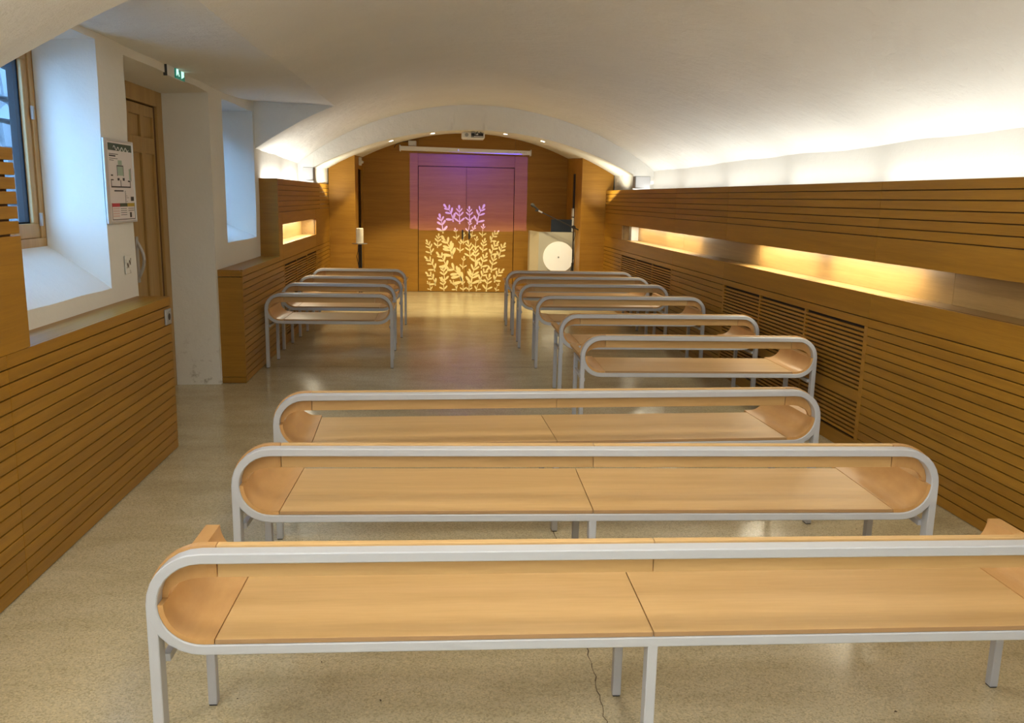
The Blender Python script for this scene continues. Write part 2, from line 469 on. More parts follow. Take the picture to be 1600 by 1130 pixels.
rb.grid(50, 8, soff)
for x in (-1.735, 2.60):
    rb.grid(2, 4, lambda u, v, x=x: Vector((x, YR + (YFAR + 0.1 - YR) * v, soffit_z(x, YR + (YFAR + .1 - YR) * v) * u)))
rib = rb.build('trim_1', M_VAULT, smooth=True, weld=True)
struct(rib, 'white plaster arch spanning the room before the far wall')

# left plaster wall with two window recesses and the door recess
OPEN = [  # y0, y1, z0, z1, depth x, back y0, back y1, back z0, back z1
    (3.80, 4.975, 1.055, 2.395, -2.20, 3.84, 4.95, 1.289, 2.377),
    (5.375, 7.20, 0.0, 2.385, -2.236, 5.95, 7.19, 0.0, 2.362),
    (7.63, 8.80, 1.17, 2.385, -2.25, 7.70, 8.78, 1.33, 2.37)]
def wall_x(y): return WX - max(0, y - 8.95) * 0.02
ys = sorted(set([YN + k * 0.35 for k in range(45)] + [o[0] for o in OPEN] + [o[1] for o in OPEN] + [YR, LY0, LY1]))
zs = sorted(set([0, 0.4, 0.8, 1.055, 1.17, 1.5, 1.8, 2.05, 2.25, 2.385, 2.395, 2.50]))
wl = MB()
def wv(y, z, x=None):
    p = Vector((wall_x(y) if x is None else x, y, z))
    return p + Vector((wob(p, 0.008, 1.6).x, wob(p, 0.010, 2.1).y * (1 if LY0 < y < LY1 else 0), wob(p, 0.008, 2.1).z if z > 0.1 else 0))
for y0, y1 in zip(ys, ys[1:]):
    if y1 > YR + 0.01: continue
    for z0, z1 in zip(zs, zs[1:]):
        ym, zm_ = (y0 + y1) / 2, (z0 + z1) / 2
        if any(o[0] < ym < o[1] and o[2] < zm_ < o[3] for o in OPEN): continue
        if not (LY0 < ym < LY1) and zm_ > 2.12: continue
        wl.grid(2, 2, lambda u, v: wv(y0 + (y1 - y0) * u, z0 + (z1 - z0) * v))
for (y0, y1, z0, z1, dx, b0, b1, c0, c1) in OPEN:
    def fr(s, t): return wv(y0 + (y1 - y0) * s, z0 + (z1 - z0) * t)
    def bk(s, t): return Vector((dx, b0 + (b1 - b0) * s, c0 + (c1 - c0) * t))
    n = 8
    for (sa, ta, sb, tb) in ((0, 0, 0, 1), (1, 0, 1, 1), (0, 1, 1, 1), (0, 0, 1, 0)):
        if z0 == 0 and ta == 0 and tb == 0: continue
        wl.grid(n, 5, lambda u, v: fr(sa + (sb - sa) * u, ta + (tb - ta) * u).lerp(bk(sa + (sb - sa) * u, ta + (tb - ta) * u), v) + (wob(fr(sa + (sb - sa) * u, ta + (tb - ta) * u) * 1.3, 0.006) if 0 < v < 1 else Vector()))
    # rebate behind the joinery
    e = -dx - 0.0 - 2.40 if False else 2.40 + dx
    sp2 = 0.10 if z0 > 0 else 0.0
    q0 = [(dx, b0, c0), (dx, b1, c0), (dx, b1, c1), (dx, b0, c1)]
    q1 = [(dx - e, b0 - 2 * sp2, c0 - sp2), (dx - e, b1 + 2 * sp2, c0 - sp2), (dx - e, b1 + 2 * sp2, c1 + sp2 * .7), (dx - e, b0 - 2 * sp2, c1 + sp2 * .7)]
    for i in range(4):
        if i == 0 and z0 == 0: continue
        j = (i + 1) % 4
        wl.quad(q0[i], q1[i], q1[j], q0[j])
wall_left = wl.build('wall_left', M_PLASTER, smooth=True, weld=True)
struct(wall_left, 'thick white plaster wall with deep window and door recesses')
# right plaster wall behind the panelling, and the wall behind the camera
wr = MB().grid(2, 40, lambda u, v: Vector((xr_s(YN + (YR - YN) * v), YN + (YR - YN) * v, 2.10 * u)) + Vector((wob((2.9, YN + (YR - YN) * v, u), 0.012, 1.2).x, 0, 0)))
struct(wr.build('wall_right', M_PLASTER, smooth=True), 'white plaster wall above the right panelling')
wn = MB().grid(4, 3, lambda u, v: (-2.3 + 5.6 * u, YN, 2.9 * v))
struct(wn.build('wall_near', M_PLASTER), 'plain plaster wall behind the camera')

# ------------------------------------------------------------------ right wooden panelling
P = empty('trim_2', (2.70, 3.8, 0), RK)
struct(P, 'oak panelling of the right wall with lit niche and grilles')
LA, LB = -7.7, 9.31                          # local y of both ends
def ly(y): return (y - 3.8) * sqrt(1 + RK * RK)
def board(y0, y1, z0, z1, parent, sgn=1, th=0.02, m=M_OAK_Y, name='board', g=0.0025):
    o = MB()
    xa, xb = (0, th) if sgn > 0 else (-th, 0)
    o.box(xa, xb, -(y1 - y0) / 2 + g / 2, (y1 - y0) / 2 - g / 2, -(z1 - z0) / 2, (z1 - z0) / 2)
    ob = o.build(name, m, parent, bevel=0.0012)
    ob.location = (0, (y0 + y1) / 2, (z0 + z1) / 2)
    return ob
SE = [LA, ly(-0.9), ly(2.1), ly(5.10), ly(7.75), ly(9.41), LB]
GAP = 0.006
tops = [1.745, 1.690, 1.635, 1.579, 1.524, 1.467, 1.412]
for a, b in zip(SE, SE[1:]):
    for k in range(6): board(a, b, tops[k + 1] + GAP / 2, tops[k] - (GAP / 2 if k else 0), P)
    board(a, b, 1.257, 1.412 - GAP / 2, P, name='panel')
board(LA, ly(11.92), 0.9035, 1.057, P, name='panel', g=0) if 0 else None
for a, b in zip(SE, SE[1:]):
    board(a, b, 0.9035, 1.057, P, name='panel')
board(ly(11.92), LB, 1.0595, 1.2545, P, name='panel')
GR = [(ly(5.10), ly(7.75)), (ly(9.41), ly(11.93))]
LOW = [(LA, ly(-0.9)), (ly(-0.9), ly(2.1)), (ly(2.1), ly(5.10)), (ly(7.75), ly(9.41)), (ly(11.93), LB)]
for a, b in LOW:
    for k in range(16):
        board(a, b, 0.897 - (k + 1) * 0.056 + (0.006 if k < 15 else 0.002), 0.897 - k * 0.056, P)
# dark backing behind the joints, with the opening of the niche left free
bk = MB().box(0.021, 0.03, LA, LB, 1.257, 1.740).box(0.021, 0.03, LA, LB, 0.001, 1.057).box(0.021, 0.03, ly(11.92), LB, 1.057, 1.257)
bk.build('backing', M_SEAM, P)
# niche: ledge, back boards, head and end
MB().box(0.0305, 0.20, LA, ly(11.92), 1.035, 1.0565).build('ledge', M_NICHE, P)
MB().box(0.0305, 0.20, LA, ly(11.92), 1.262, 1.28).build('niche_head', M_OAK_Y, P)
MB().box(0.0, 0.20, ly(11.92), ly(11.94), 1.057, 1.2545).build('niche_end', M_NICHE, P)
nb = [LA, ly(-0.9), ly(2.1), ly(4.55), ly(7.37), ly(9.6), ly(11.92)]
for a, b in zip(nb, nb[1:]):
    o = board(a, b, 1.057, 1.262, P, name='niche_back', m=M_NICHE); o.location.x = 0.18
# light trough behind the top edge
MB().box(0.031, 0.30, LA, LB - 1.5, 1.50, 1.52).build('trough', M_WHITE, P)

slat_meshes = {}
def grille(y0, y1, parent, sgn, cols, z_top=0.897):
    """framed grille of thin slats; every slat is an object"""
    G = empty('grille'); G.parent = parent
    xa, xb = (0.0, 0.02) if sgn > 0 else (-0.02, 0.0)
    st = 0.045
    MB().box(xa, xb, y0, y1, z_top - 0.05, z_top).build('top_rail', M_OAK_Y, G, bevel=0.001)
    MB().box(xa, xb, y0, y1, 0.002, 0.095).build('bottom_rail', M_OAK_Y, G, bevel=0.001)
    inner0, inner1 = y0 + st, y1 - st
    w = (inner1 - inner0 - (cols - 1) * 0.025) / cols
    zb_, zt_ = 0.095, z_top - 0.05
    n = 26; pitch = (zt_ - zb_) / n
    e = [(y0, y0 + st), (y1 - st, y1)]
    for c in range(cols):
        ya = inner0 + c * (w + 0.025)
        if c: e.append((ya - 0.025, ya))
        key = (round(w, 3), sgn)
        if key not in slat_meshes:
            slat_meshes[key] = MB().box(xa if sgn > 0 else xa, xb, -w / 2, w / 2, -pitch * 0.29, pitch * 0.29).mesh('slat', M_OAK_SLAT)
        for k in range(1, n):
            o = link('slat', slat_meshes[key], G)
            o.location = (0, ya + w / 2, zb_ + k * pitch)
            if k == 10: o.scale.z = 2.6
    xd = (0.0201, 0.0209) if sgn > 0 else (-0.0209, -0.0201)
    MB().box(xd[0], xd[1], y0 + 0.01, y1 - 0.01, 0.06, z_top - 0.02).build('grille_shade', M_DARK, G)  # thin near-black sheet stands in for the deep shade between slats
    for a, b in e:
        MB().box(xa, xb, a, b, 0.0955, z_top - 0.0505).build('stile', M_OAK_SLAT, G, bevel=0.001)
    return G
for a, b in GR: grille(a, b, P, 1, 3)

# ------------------------------------------------------------------ left near panelling
Q = empty('trim_3', (-1.68, 0, 0))
struct(Q, 'oak panelling under the first window with open slats near the camera')
QE = [YN + 0.1, -1.0, 1.15, 3.36, 5.355]
for a, b in zip(QE, QE[1:]):
    for k in range(17):
        zt = 0.966 if k == 0 else 0.911 - (k - 1) * 0.0565 - GAP / 2
        zb = 0.911 - k * 0.0565 + (GAP / 2 if k < 16 else 0)
        board(a, b, max(zb, 0.003), zt, Q, -1)
bk = MB().box(-0.03, -0.021, YN + .1, 5.35, 0.001, 0.955).build('backing', M_SEAM, Q)
MB().box(-0.215, -0.0205, 3.56, 5.355, 0.9555, 0.966).build('cap', M_OAK_Y, Q, bevel=0.001)
MB().box(-0.215, -0.0305, 5.335, 5.355, 0.002, 0.955).build('end_panel', M_OAK_X, Q)
for a, b in ((YN + .1, -1.0), (-1.0, 1.15), (1.15, 3.555)):
    board(a, b, 0.9675, 1.4165, Q, -1, name='panel')
    sl = [1.755, 1.7035, 1.647, 1.5925, 1.536, 1.4785, 1.4205]
    for k in range(6):
        board(a, b if b < 3.5 else 3.548 - 0.008 * k * 0, sl[k + 1] + 0.0045, sl[k] - 0.0045 * (k > 0), Q, -1)
MB().box(-0.030, -0.021, YN + .1, 3.515, 0.9665, 1.745).build('backing', M_SEAM, Q)
MB().box(-0.05, -0.0305, 3.50, 3.53, 0.966, 1.42).box(-0.05, -0.0305, 2.0, 2.03, 0.966, 1.75).box(-0.05, -0.0305, 0.3, 0.33, 0.966, 1.75).box(-0.05, -0.0305, -1.8, -1.77, 0.966, 1.75).build('batten', M_OAK_SLAT, Q)

MB().box(-0.25, -0.051, YN + .1, 3.54, 1.675, 1.69).build('trough', M_WHITE, Q)  # assumed trough, added to go with the near left cove light

# ------------------------------------------------------------------ left far panelling
T = empty('trim_4', (-1.68, 7.25, 0), 0.0068)
struct(T, 'oak panelling of the far left wall with lit niche and grille')
def ty(y): return y - 7.25
TE = [ty(7.27), ty(9.20), ty(11.67), ty(13.10)]
for i, (a, b) in enumerate(zip(TE, TE[1:])):
    if i == 1: continue
    for k in range(16):
        zt = 0.911 - k * 0.0565 - GAP / 2
        zb = 0.911 - (k + 1) * 0.0565 + (GAP / 2 if k < 15 else 0)
        board(a, b, max(zb, 0.003), zt, T, -1)
grille(TE[1], TE[2], T, -1, 3, z_top=0.908)
board(ty(7.27), ty(8.97), 0.914, 0.966, T, -1)
UB = [ty(8.985), ty(9.195), ty(11.69), TE[3]]
board(ty(8.97), UB[1], 0.914, 1.412 - GAP / 2, T, -1, name='panel')
board(UB[1], UB[2], 0.914, 1.075, T, -1, name='panel')
board(UB[1], UB[2], 1.283, 1.412 - GAP / 2, T, -1, name='panel')
board(UB[2], UB[3], 0.914, 1.412 - GAP / 2, T, -1, name='panel')
tl = [1.752, 1.690, 1.635, 1.579, 1.524, 1.467, 1.412]
for k in range(6): board(UB[0], UB[3], tl[k + 1] + GAP / 2, tl[k] - (GAP / 2 if k else 0), T, -1)
MB().box(-0.03, -0.021, ty(8.985), UB[1], 0.001, 1.74).box(-0.03, -0.021, UB[1], UB[2], 0.001, 1.073).box(-0.03, -0.021, UB[1], UB[2], 1.285, 1.74).box(-0.03, -0.021, UB[2], UB[3], 0.001, 1.74).box(-0.03, -0.021, ty(7.28), ty(8.985), 0.001, 0.955).build('backing', M_SEAM, T)
MB().box(-0.215, -0.0205, ty(7.25), ty(8.985), 0.9555, 0.966).build('cap', M_OAK_Y, T, bevel=0.001)
for z0, z1 in ((0.003, 0.052), (0.056, 0.905), (0.911, 0.955)):
    MB().box(-0.215, -0.0, ty(7.25), ty(7.27), z0, z1).build('end_panel', M_OAK_X, T, bevel=0.001)
MB().box(-0.215, -0.0, ty(8.97), ty(8.985), 0.9665, 1.752).build('end_panel', M_OAK_X, T, bevel=0.001)
MB().box(-0.20, -0.031, UB[1], UB[2], 1.055, 1.0745).build('ledge', M_NICHE, T)
MB().box(-0.20, -0.031, UB[1], UB[2], 1.286, 1.30).build('niche_head', M_OAK_Y, T)
MB().box(-0.20, -0.185, UB[1], UB[2], 1.0745, 1.286).build('niche_back', M_NICHE, T)
for a in (UB[1] - 0.012, UB[2]): MB().box(-0.20, -0.0205, a, a + 0.012, 1.0745, 1.286).build('niche_end', M_NICHE, T)
MB().box(-0.30, -0.031, UB[0], UB[3] - 1.4, 1.50, 1.52).build('trough', M_WHITE, T)

# ------------------------------------------------------------------ far wall, boxed corners, double door
FW = empty('wall_far', (0.42, YFAR, 0))
struct(FW, 'far wall clad in oak veneer under the arch')
def arch_panel(xa, xb, z0, y0, y1, parent, m, name, yy=None):
    n = max(2, int((xb - xa) / 0.06)); b = MB()
    poly = [(xb, z0), (xa, z0)] + [(xa + (xb - xa) * i / n, soffit_z(xa + (xb - xa) * i / n, yy) - 0.001) for i in range(n + 1)]
    poly = [(p[0] - parent.location.x, p[1]) for p in poly]
    b.prism(poly, 'y', y0 - parent.location.y, y1 - parent.location.y)
    return b.build(name, m, parent)
DX0, DX1, DZ = -0.435, 1.180, 2.100
arch_panel(-1.55, DX0 - 0.003, 0.004, YFAR, YFAR + 0.03, FW, M_FAR, 'panel', YFAR + 0.03)
arch_panel(DX1 + 0.003, 2.40, 0.004, YFAR, YFAR + 0.03, FW, M_FAR, 'panel', YFAR + 0.03)
n = 24
MB().box(DX0 - 0.42, DX1 - 0.42, 0, 0.03, DZ + 0.004, 2.30).build('panel', M_FAR, FW)
poly = [(DX1, 2.304), (DX0, 2.304)] + [(DX0 + (DX1 - DX0) * i / n, soffit_z(DX0 + (DX1 - DX0) * i / n, YFAR + .03) - 0.001) for i in range(n + 1)]
MB().prism([(p[0] - 0.42, p[1]) for p in poly], 'y', 0, 0.03).build('panel', M_FAR, FW)
MB().box(-2.2, 2.4, 0.09, 0.12, 0, 2.8).build('backing', M_DARK, FW)
# boxed corners left and right of the recess
for xa, xb, s in ((-1.72, -1.33, 1), (2.095, 2.585, -1)):
    B = empty('trim_5' if s > 0 else 'trim_6', ((xa + xb) / 2, 13.1, 0))
    struct(B, 'oak boxing in the far left corner' if s > 0 else 'oak boxing in the far right corner')
    arch_panel(xa, xb, 0.004, 13.10, 13.12, B, M_FAR, 'panel', 13.12)
    xi = xb if s > 0 else xa
    x2 = -1.345 if s > 0 else 2.075
    def ret(ya, yb, name, m=M_FAR, z0=0.004, z1=None, off=0.0):
        b = MB(); vs = []
        for y in (ya, yb):
            t = (y - 13.1) / (YFAR - 13.1); x = xi + (x2 - xi) * t - s * off
            for dx in (0, -s * 0.02):
                for z in (z0, (soffit_z(x, y) - 0.003) if z1 is None else z1): vs.append((x + dx - B.location.x, y - 13.1, z))
        b.add(vs, [(0, 1, 3, 2), (4, 6, 7, 5), (0, 4, 5, 1), (2, 3, 7, 6), (1, 5, 7, 3), (0, 2, 6, 4)])
        return b.build(name, m, B)
    if s > 0:
        ret(13.121, 13.62, 'return_panel'); ret(13.62, 14.30, 'return_panel', z0=2.005); ret(14.30, 14.545, 'return_panel')
        ret(13.62, 14.30, 'slot_back', M_DARK, 0.004, 2.003, 0.10)
        ret(13.62, 14.30, 'slot_post', M_METAL, 0.004, 1.25, 0.085) if 0 else None
    else:
        ret(13.121, 14.545, 'return_panel')
        ret(13.71, 13.80, 'dark_slot_strip', M_BLACK, 0.004, 2.0, -0.021)  # raised black strip stands in for a dark recessed slot
        for z0, z1 in ((1.33, 1.46), (1.18, 1.31), (1.09, 1.15)): ret(13.70, 13.81, 'switch', M_WHITE, z0, z1, -0.030)

D1 = empty('door_1', ((DX0 + DX1) / 2, YFAR, 0))
struct(D1, 'oak veneered double door in the far wall with pale gold leaf sprigs')
dc = (DX0 + DX1) / 2
leafL = MB().box(DX0 + 0.006 - dc, -0.002, 0.025, 0.06, 0.006, DZ - 0.006).build('door_leaf', M_FAR, D1, bevel=0.001)
leafR = MB().box(0.002, DX1 - 0.006 - dc, 0.025, 0.06, 0.006, DZ - 0.006).build('door_leaf', M_FAR, D1, bevel=0.001)
for px, lf in ((-0.06, leafL), (0.055, leafR)):
    MB().box(px - 0.012, px + 0.012, 0.0, 0.024, 0.905, 1.06).build('handle', M_BLACK, lf, bevel=0.002)

# leaf sprigs cut from thin pale gold sheet: plain stems with oval leaves
def leafpoly(cx, cz, ang, L, w):
    out = []
    for i in range(10):
        t = i / 10 * 2 * pi
        a = (0.5 + 0.5 * cos(t)) * L; b = sin(t) * w * (0.75 + 0.25 * cos(t))
        out.append((cx + a * cos(ang) - b * sin(ang), cz + a * sin(ang) + b * cos(ang)))
    return out
def sprig(cx, cz, size, lean, pairs, wid, lf):
    b = MB(); y0, y1 = 0.0225, 0.0245
    n = 8; pts = []
    for i in range(n + 1):
        t = i / n; a = lean * (0.4 + 0.6 * t)
        pts.append((cx + size * (t - 0.5) * sin(a), cz + size * (t - 0.5) * cos(a)))
    poly = []
    for side in (1, -1):
        rng = range(n + 1) if side > 0 else range(n, -1, -1)
        for i in rng:
            w = size * 0.035 * (1.3 - i / n); poly.append((pts[i][0] + side * w, pts[i][1]))
    b.prism(poly, 'y', y0, y1)
    for k in range(pairs):
        t = 0.15 + 0.7 * k / max(1, pairs - 1); i = int(t * n)
        a0 = pi / 2 - lean
        L = size * (0.46 - 0.16 * t)
        for sd in (1, -1):
            b.prism(leafpoly(pts[i][0], pts[i][1], a0 + sd * (0.95 - 0.35 * t), L, L * wid), 'y', y0 - 0.0001 * k, y1)
    b.prism(leafpoly(pts[n][0], pts[n][1] - size * 0.08, pi / 2 - lean, size * 0.30, size * 0.09), 'y', y0 - 0.0006, y1)
    return b.build('leaf_sprig', M_GOLD, lf)
# (photo column, row, size px, lean)
SPR = [(705, 334, 30, -.35), (718, 338, 28, -.1), (732, 337, 24, .15), (748, 337, 32, .3), (691, 352, 30, -.15), (713, 367, 18, -.3), (731, 356, 20, .1),
       (738, 363, 20, .2), (754, 362, 20, .2), (770, 370, 22, .35), (684, 378, 22, -.1), (726, 374, 18, .1), (672, 388, 24, -.2), (703, 388, 38, -.35),
       (719, 386, 20, .1), (733, 392, 28, .05), (743, 381, 20, .3), (755, 385, 22, .2), (770, 390, 26, .3), (782, 393, 26, .2), (676, 413, 28, -.4),
       (694, 408, 30, -.3), (743, 401, 26, .15), (754, 409, 26, .2), (769, 414, 28, .25), (677, 436, 26, -.5), (694, 430, 26, -.3), (716, 428, 42, -.55),
       (726, 412, 20, .1), (738, 431, 40, .02), (753, 431, 26, .3), (776, 431, 26, .6), (672, 450, 16, -.4), (693, 449, 22, -.1), (711, 448, 20, -.35),
       (726, 449, 18, .1), (733, 449, 18, .2), (746, 449, 20, .2), (761, 446, 28, .3), (776, 451, 14, .5)]
def unproj_y(px, py, Y):
    d = fw + rt * ((px - 800) / F_PX) - up * ((py - 565) / F_PX)
    t = Y / d.y
    return Vector((0, 0, EYE)) + d * t
for (px, py, sz, ln) in SPR:
    q = unproj_y(px, py, YFAR + 0.023)
    size = sz / F_PX * 14.6 * 0.80
    z = max(q.z, size * 0.5 + 0.02)
    x = q.x - dc
    half = size * 0.33
    lf = leafL if x < 0 else leafR
    x = min(x, -half * 0.8) if x < 0 else max(x, half * 0.8)
    sprig(x, z, size * 1.06, ln * 1.35 + 0.25 * math.sin(px * 1.7 + py), 2 if sz < 21 else (3 if sz < 34 else 4), 0.22 if sz % 4 else 0.18, lf)

# ------------------------------------------------------------------ left door and windows
D2 = empty('door_2', (-2.236, 6.6, 0))
struct(D2, 'light oak panelled door in the deep left recess')
MB().box(-0.09, 0.0, 7.06 - 6.6, 7.185 - 6.6, 0.0, 2.362).build('jamb', M_DOOR, D2, bevel=0.003)
MB().box(-0.09, 0.0, 5.96 - 6.6, 6.20 - 6.6, 0.0, 2.362).build('jamb', M_DOOR, D2, bevel=0.003)
MB().box(-0.09, 0.0, 6.2005 - 6.6, 7.0595 - 6.6, 2.245, 2.362).build('head', M_DOOR, D2, bevel=0.003)
MB().box(-0.05, -0.02, 7.03 - 6.6, 7.0595 - 6.6, 0.0, 2.2445).build('stop', M_SEAM, D2)
y0, y1 = 6.205 - 6.6, 7.045 - 6.6
lf = MB().box(-0.066, -0.040, y0, y1, 0.008, 2.235).build('door_leaf', M_DOOR, D2)
ST = [(y0, y0 + 0.12), (6.50 - 6.6 - 0.06, 6.50 - 6.6 - 0.0), (6.735 - 6.6, 6.81 - 6.6), (y1 - 0.035, y1)]
for a, b in ST: MB().box(-0.040, -0.022, a, b, 0.008, 2.235).build('stile', M_DOOR, lf, bevel=0.002)
for a, b in ((y0 + .12, ST[1][0]), (ST[1][1], ST[2][0]), (ST[2][1], ST[3][0])):
    for z0, z1 in ((0.008, 0.13), (1.88, 2.0), (2.155, 2.235)):
        MB().box(-0.040, -0.0225, a, b, z0, z1).build('rail', M_DOOR, lf, bevel=0.002)
pts = [(0.0 + 0.055 * sin(pi * t / 8), 0, 0.95 + 0.30 * t / 8) for t in range(9)]
MB().tube([(p[0] - 0.03, 6.5 - 6.6, p[2]) for p in pts], 0.012, 10).build('handle', M_METAL, lf)
MB().box(-0.022, -0.016, 6.475 - 6.6, 6.525 - 6.6, 0.93, 1.27).build('back_plate', M_METAL, lf, bevel=0.003)

def window(name, y0, y1, z0, z1, x, label):
    Wn = empty(name, (x, (y0 + y1) / 2, z0)); struct(Wn, label)
    h = z1 - z0; w = (y1 - y0) / 2
    f = MB(); t = 0.055
    f.box(-0.07, 0.0, -w, w, 0, t).box(-0.07, 0.0, -w, w, h - t, h).box(-0.07, 0.0, -w, -w + t, t, h - t).box(-0.07, 0.0, w - t, w, t, h - t)
    fo = f.build('frame', M_FRAME_OAK, Wn, bevel=0.002)
    s = MB(); a = t + 0.004; t2 = t + 0.06
    for q in ((-w + a, w - a, a - 0.003, a + 0.075), (-w + a, w - a, h - t2, h - a), (-w + a, -w + t2, a + .075, h - t2), (w - t2, w - a, a + .075, h - t2)):
        s.box(-0.06, -0.008, q[0], q[1], q[2], q[3])
    so = s.build('sash', M_FRAME_OAK, Wn, bevel=0.003)
    gk = MB(); t3 = t2 + 0.012
    for q in ((-w + t2, w - t2, a + .075, a + .085), (-w + t2, w - t2, h - t3, h - t2), (-w + t2, -w + t3, a + .085, h - t3), (w - t3, w - t2, a + .085, h - t3)):
        gk.box(-0.082, -0.03, q[0], q[1], q[2], q[3])
    gk.build('outer_reveal', M_SASH, so)
    MB().box(-0.036, -0.032, -w + t3 + .0005, w - t3 - .0005, a + .0855, h - t3 - .0005).build('pane', M_GLASS, so)
    MB().box(-0.002, 0.008, w - t - 0.012, w - t + 0.012, h * 0.62, h * 0.62 + 0.07).box(-0.002, 0.008, w - t - 0.012, w - t + 0.012, 0.12, 0.19).build('hinge', M_METAL, Wn)
    return Wn
window('window_1', 3.832, 4.958, 1.281, 2.385, -2.205, 'oak framed window in the first deep left recess')
window('window_2', 7.692, 8.788, 1.322, 2.378, -2.255, 'oak framed window in the small recess beside the door')

# rubble stone wall in the yard outside
SW = empty('stone_wall', (-3.6, 6.2, 0))
tag(SW, 'grey rubble stone wall outside beyond the left window', 'wall')
MB().box(-0.4, -0.06, -2.6, 5.2, 0, 2.9).build('core', M_MORTAR, SW)
zz = 0.02
while zz < 2.75:
    hh = random.uniform(0.16, 0.26); yy = -2.6
    while yy < 5.1:
        ww = random.uniform(0.2, 0.5)
        if -1.2 < yy < 4.9 and zz > 1.2:
            b = MB(); nn = 5
            vs = []
            for (sy, sz) in ((0, 0), (1, 0), (1, 1), (0, 1)):
                vs.append((-0.06, yy + 0.012 + sy * (ww - 0.024), zz + 0.012 + sz * (hh - 0.024)))
            for (sy, sz) in ((0, 0), (1, 0), (1, 1), (0, 1)):
                vs.append((random.uniform(-0.01, 0.05), yy + 0.03 + sy * (ww - 0.06) + random.uniform(-.02, .02), zz + 0.03 + sz * (hh - 0.06) + random.uniform(-.02, .02)))
            b.add(vs, [(0, 1, 2, 3), (4, 5, 6, 7), (0, 1, 5, 4), (1, 2, 6, 5), (2, 3, 7, 6), (3, 0, 4, 7)])
            b.build('stone', M_STONE, SW)
        yy += ww
    zz += hh
gd = MB().grid(2, 2, lambda u, v: (-9 + 6.3 * u, -6 + 26 * v, -0.02))
# unseen shell with roof, added to shade the yard and stop light leaks
fc = MB(); FX = -2.40
oy = sorted([-6, 20] + [v for o in ((3.64, 5.16, 1.18, 2.45), (7.50, 8.99, 1.22, 2.45)) for v in o[:2]])
for a, b in zip(oy, oy[1:]):
    hole = [o for o in ((3.64, 5.16, 1.18, 2.45), (7.50, 8.99, 1.22, 2.45)) if o[0] <= a + .01 and b - .01 <= o[1]]
    if hole:
        fc.quad((FX, a, 0), (FX, b, 0), (FX, b, hole[0][2]), (FX, a, hole[0][2])); fc.quad((FX, a, hole[0][3]), (FX, b, hole[0][3]), (FX, b, 3.25), (FX, a, 3.25))
    else: fc.quad((FX, a, 0), (FX, b, 0), (FX, b, 3.25), (FX, a, 3.25))
for q in (((FX, -6, 3.25), (FX, 20, 3.25), (4.2, 20, 3.25), (4.2, -6, 3.25)), ((4.2, -6, -0.05), (4.2, 20, -0.05), (4.2, 20, 3.25), (4.2, -6, 3.25)),
          ((FX, -6, -0.05), (4.2, -6, -0.05), (4.2, -6, 3.25), (FX, -6, 3.25)), ((FX, 20, -0.05), (4.2, 20, -0.05), (4.2, 20, 3.25), (FX, 20, 3.25))): fc.quad(*q)
struct(fc.build('wall_shade_shell', M_STONE), 'unseen stone shell and roof, added to shade the yard and block light leaks')
g_ = gd.build('ground', M_MORTAR); struct(g_, 'yard outside the windows')

# ------------------------------------------------------------------ benches
ZT, ZB, TB, DP = 0.698, 0.4175, 0.0285, 0.045
RO = (ZT - ZB) / 2; ZM = (ZT + ZB) / 2
SEAT_D, ARM_D, LEG_Y = 0.505, 0.552, 0.425

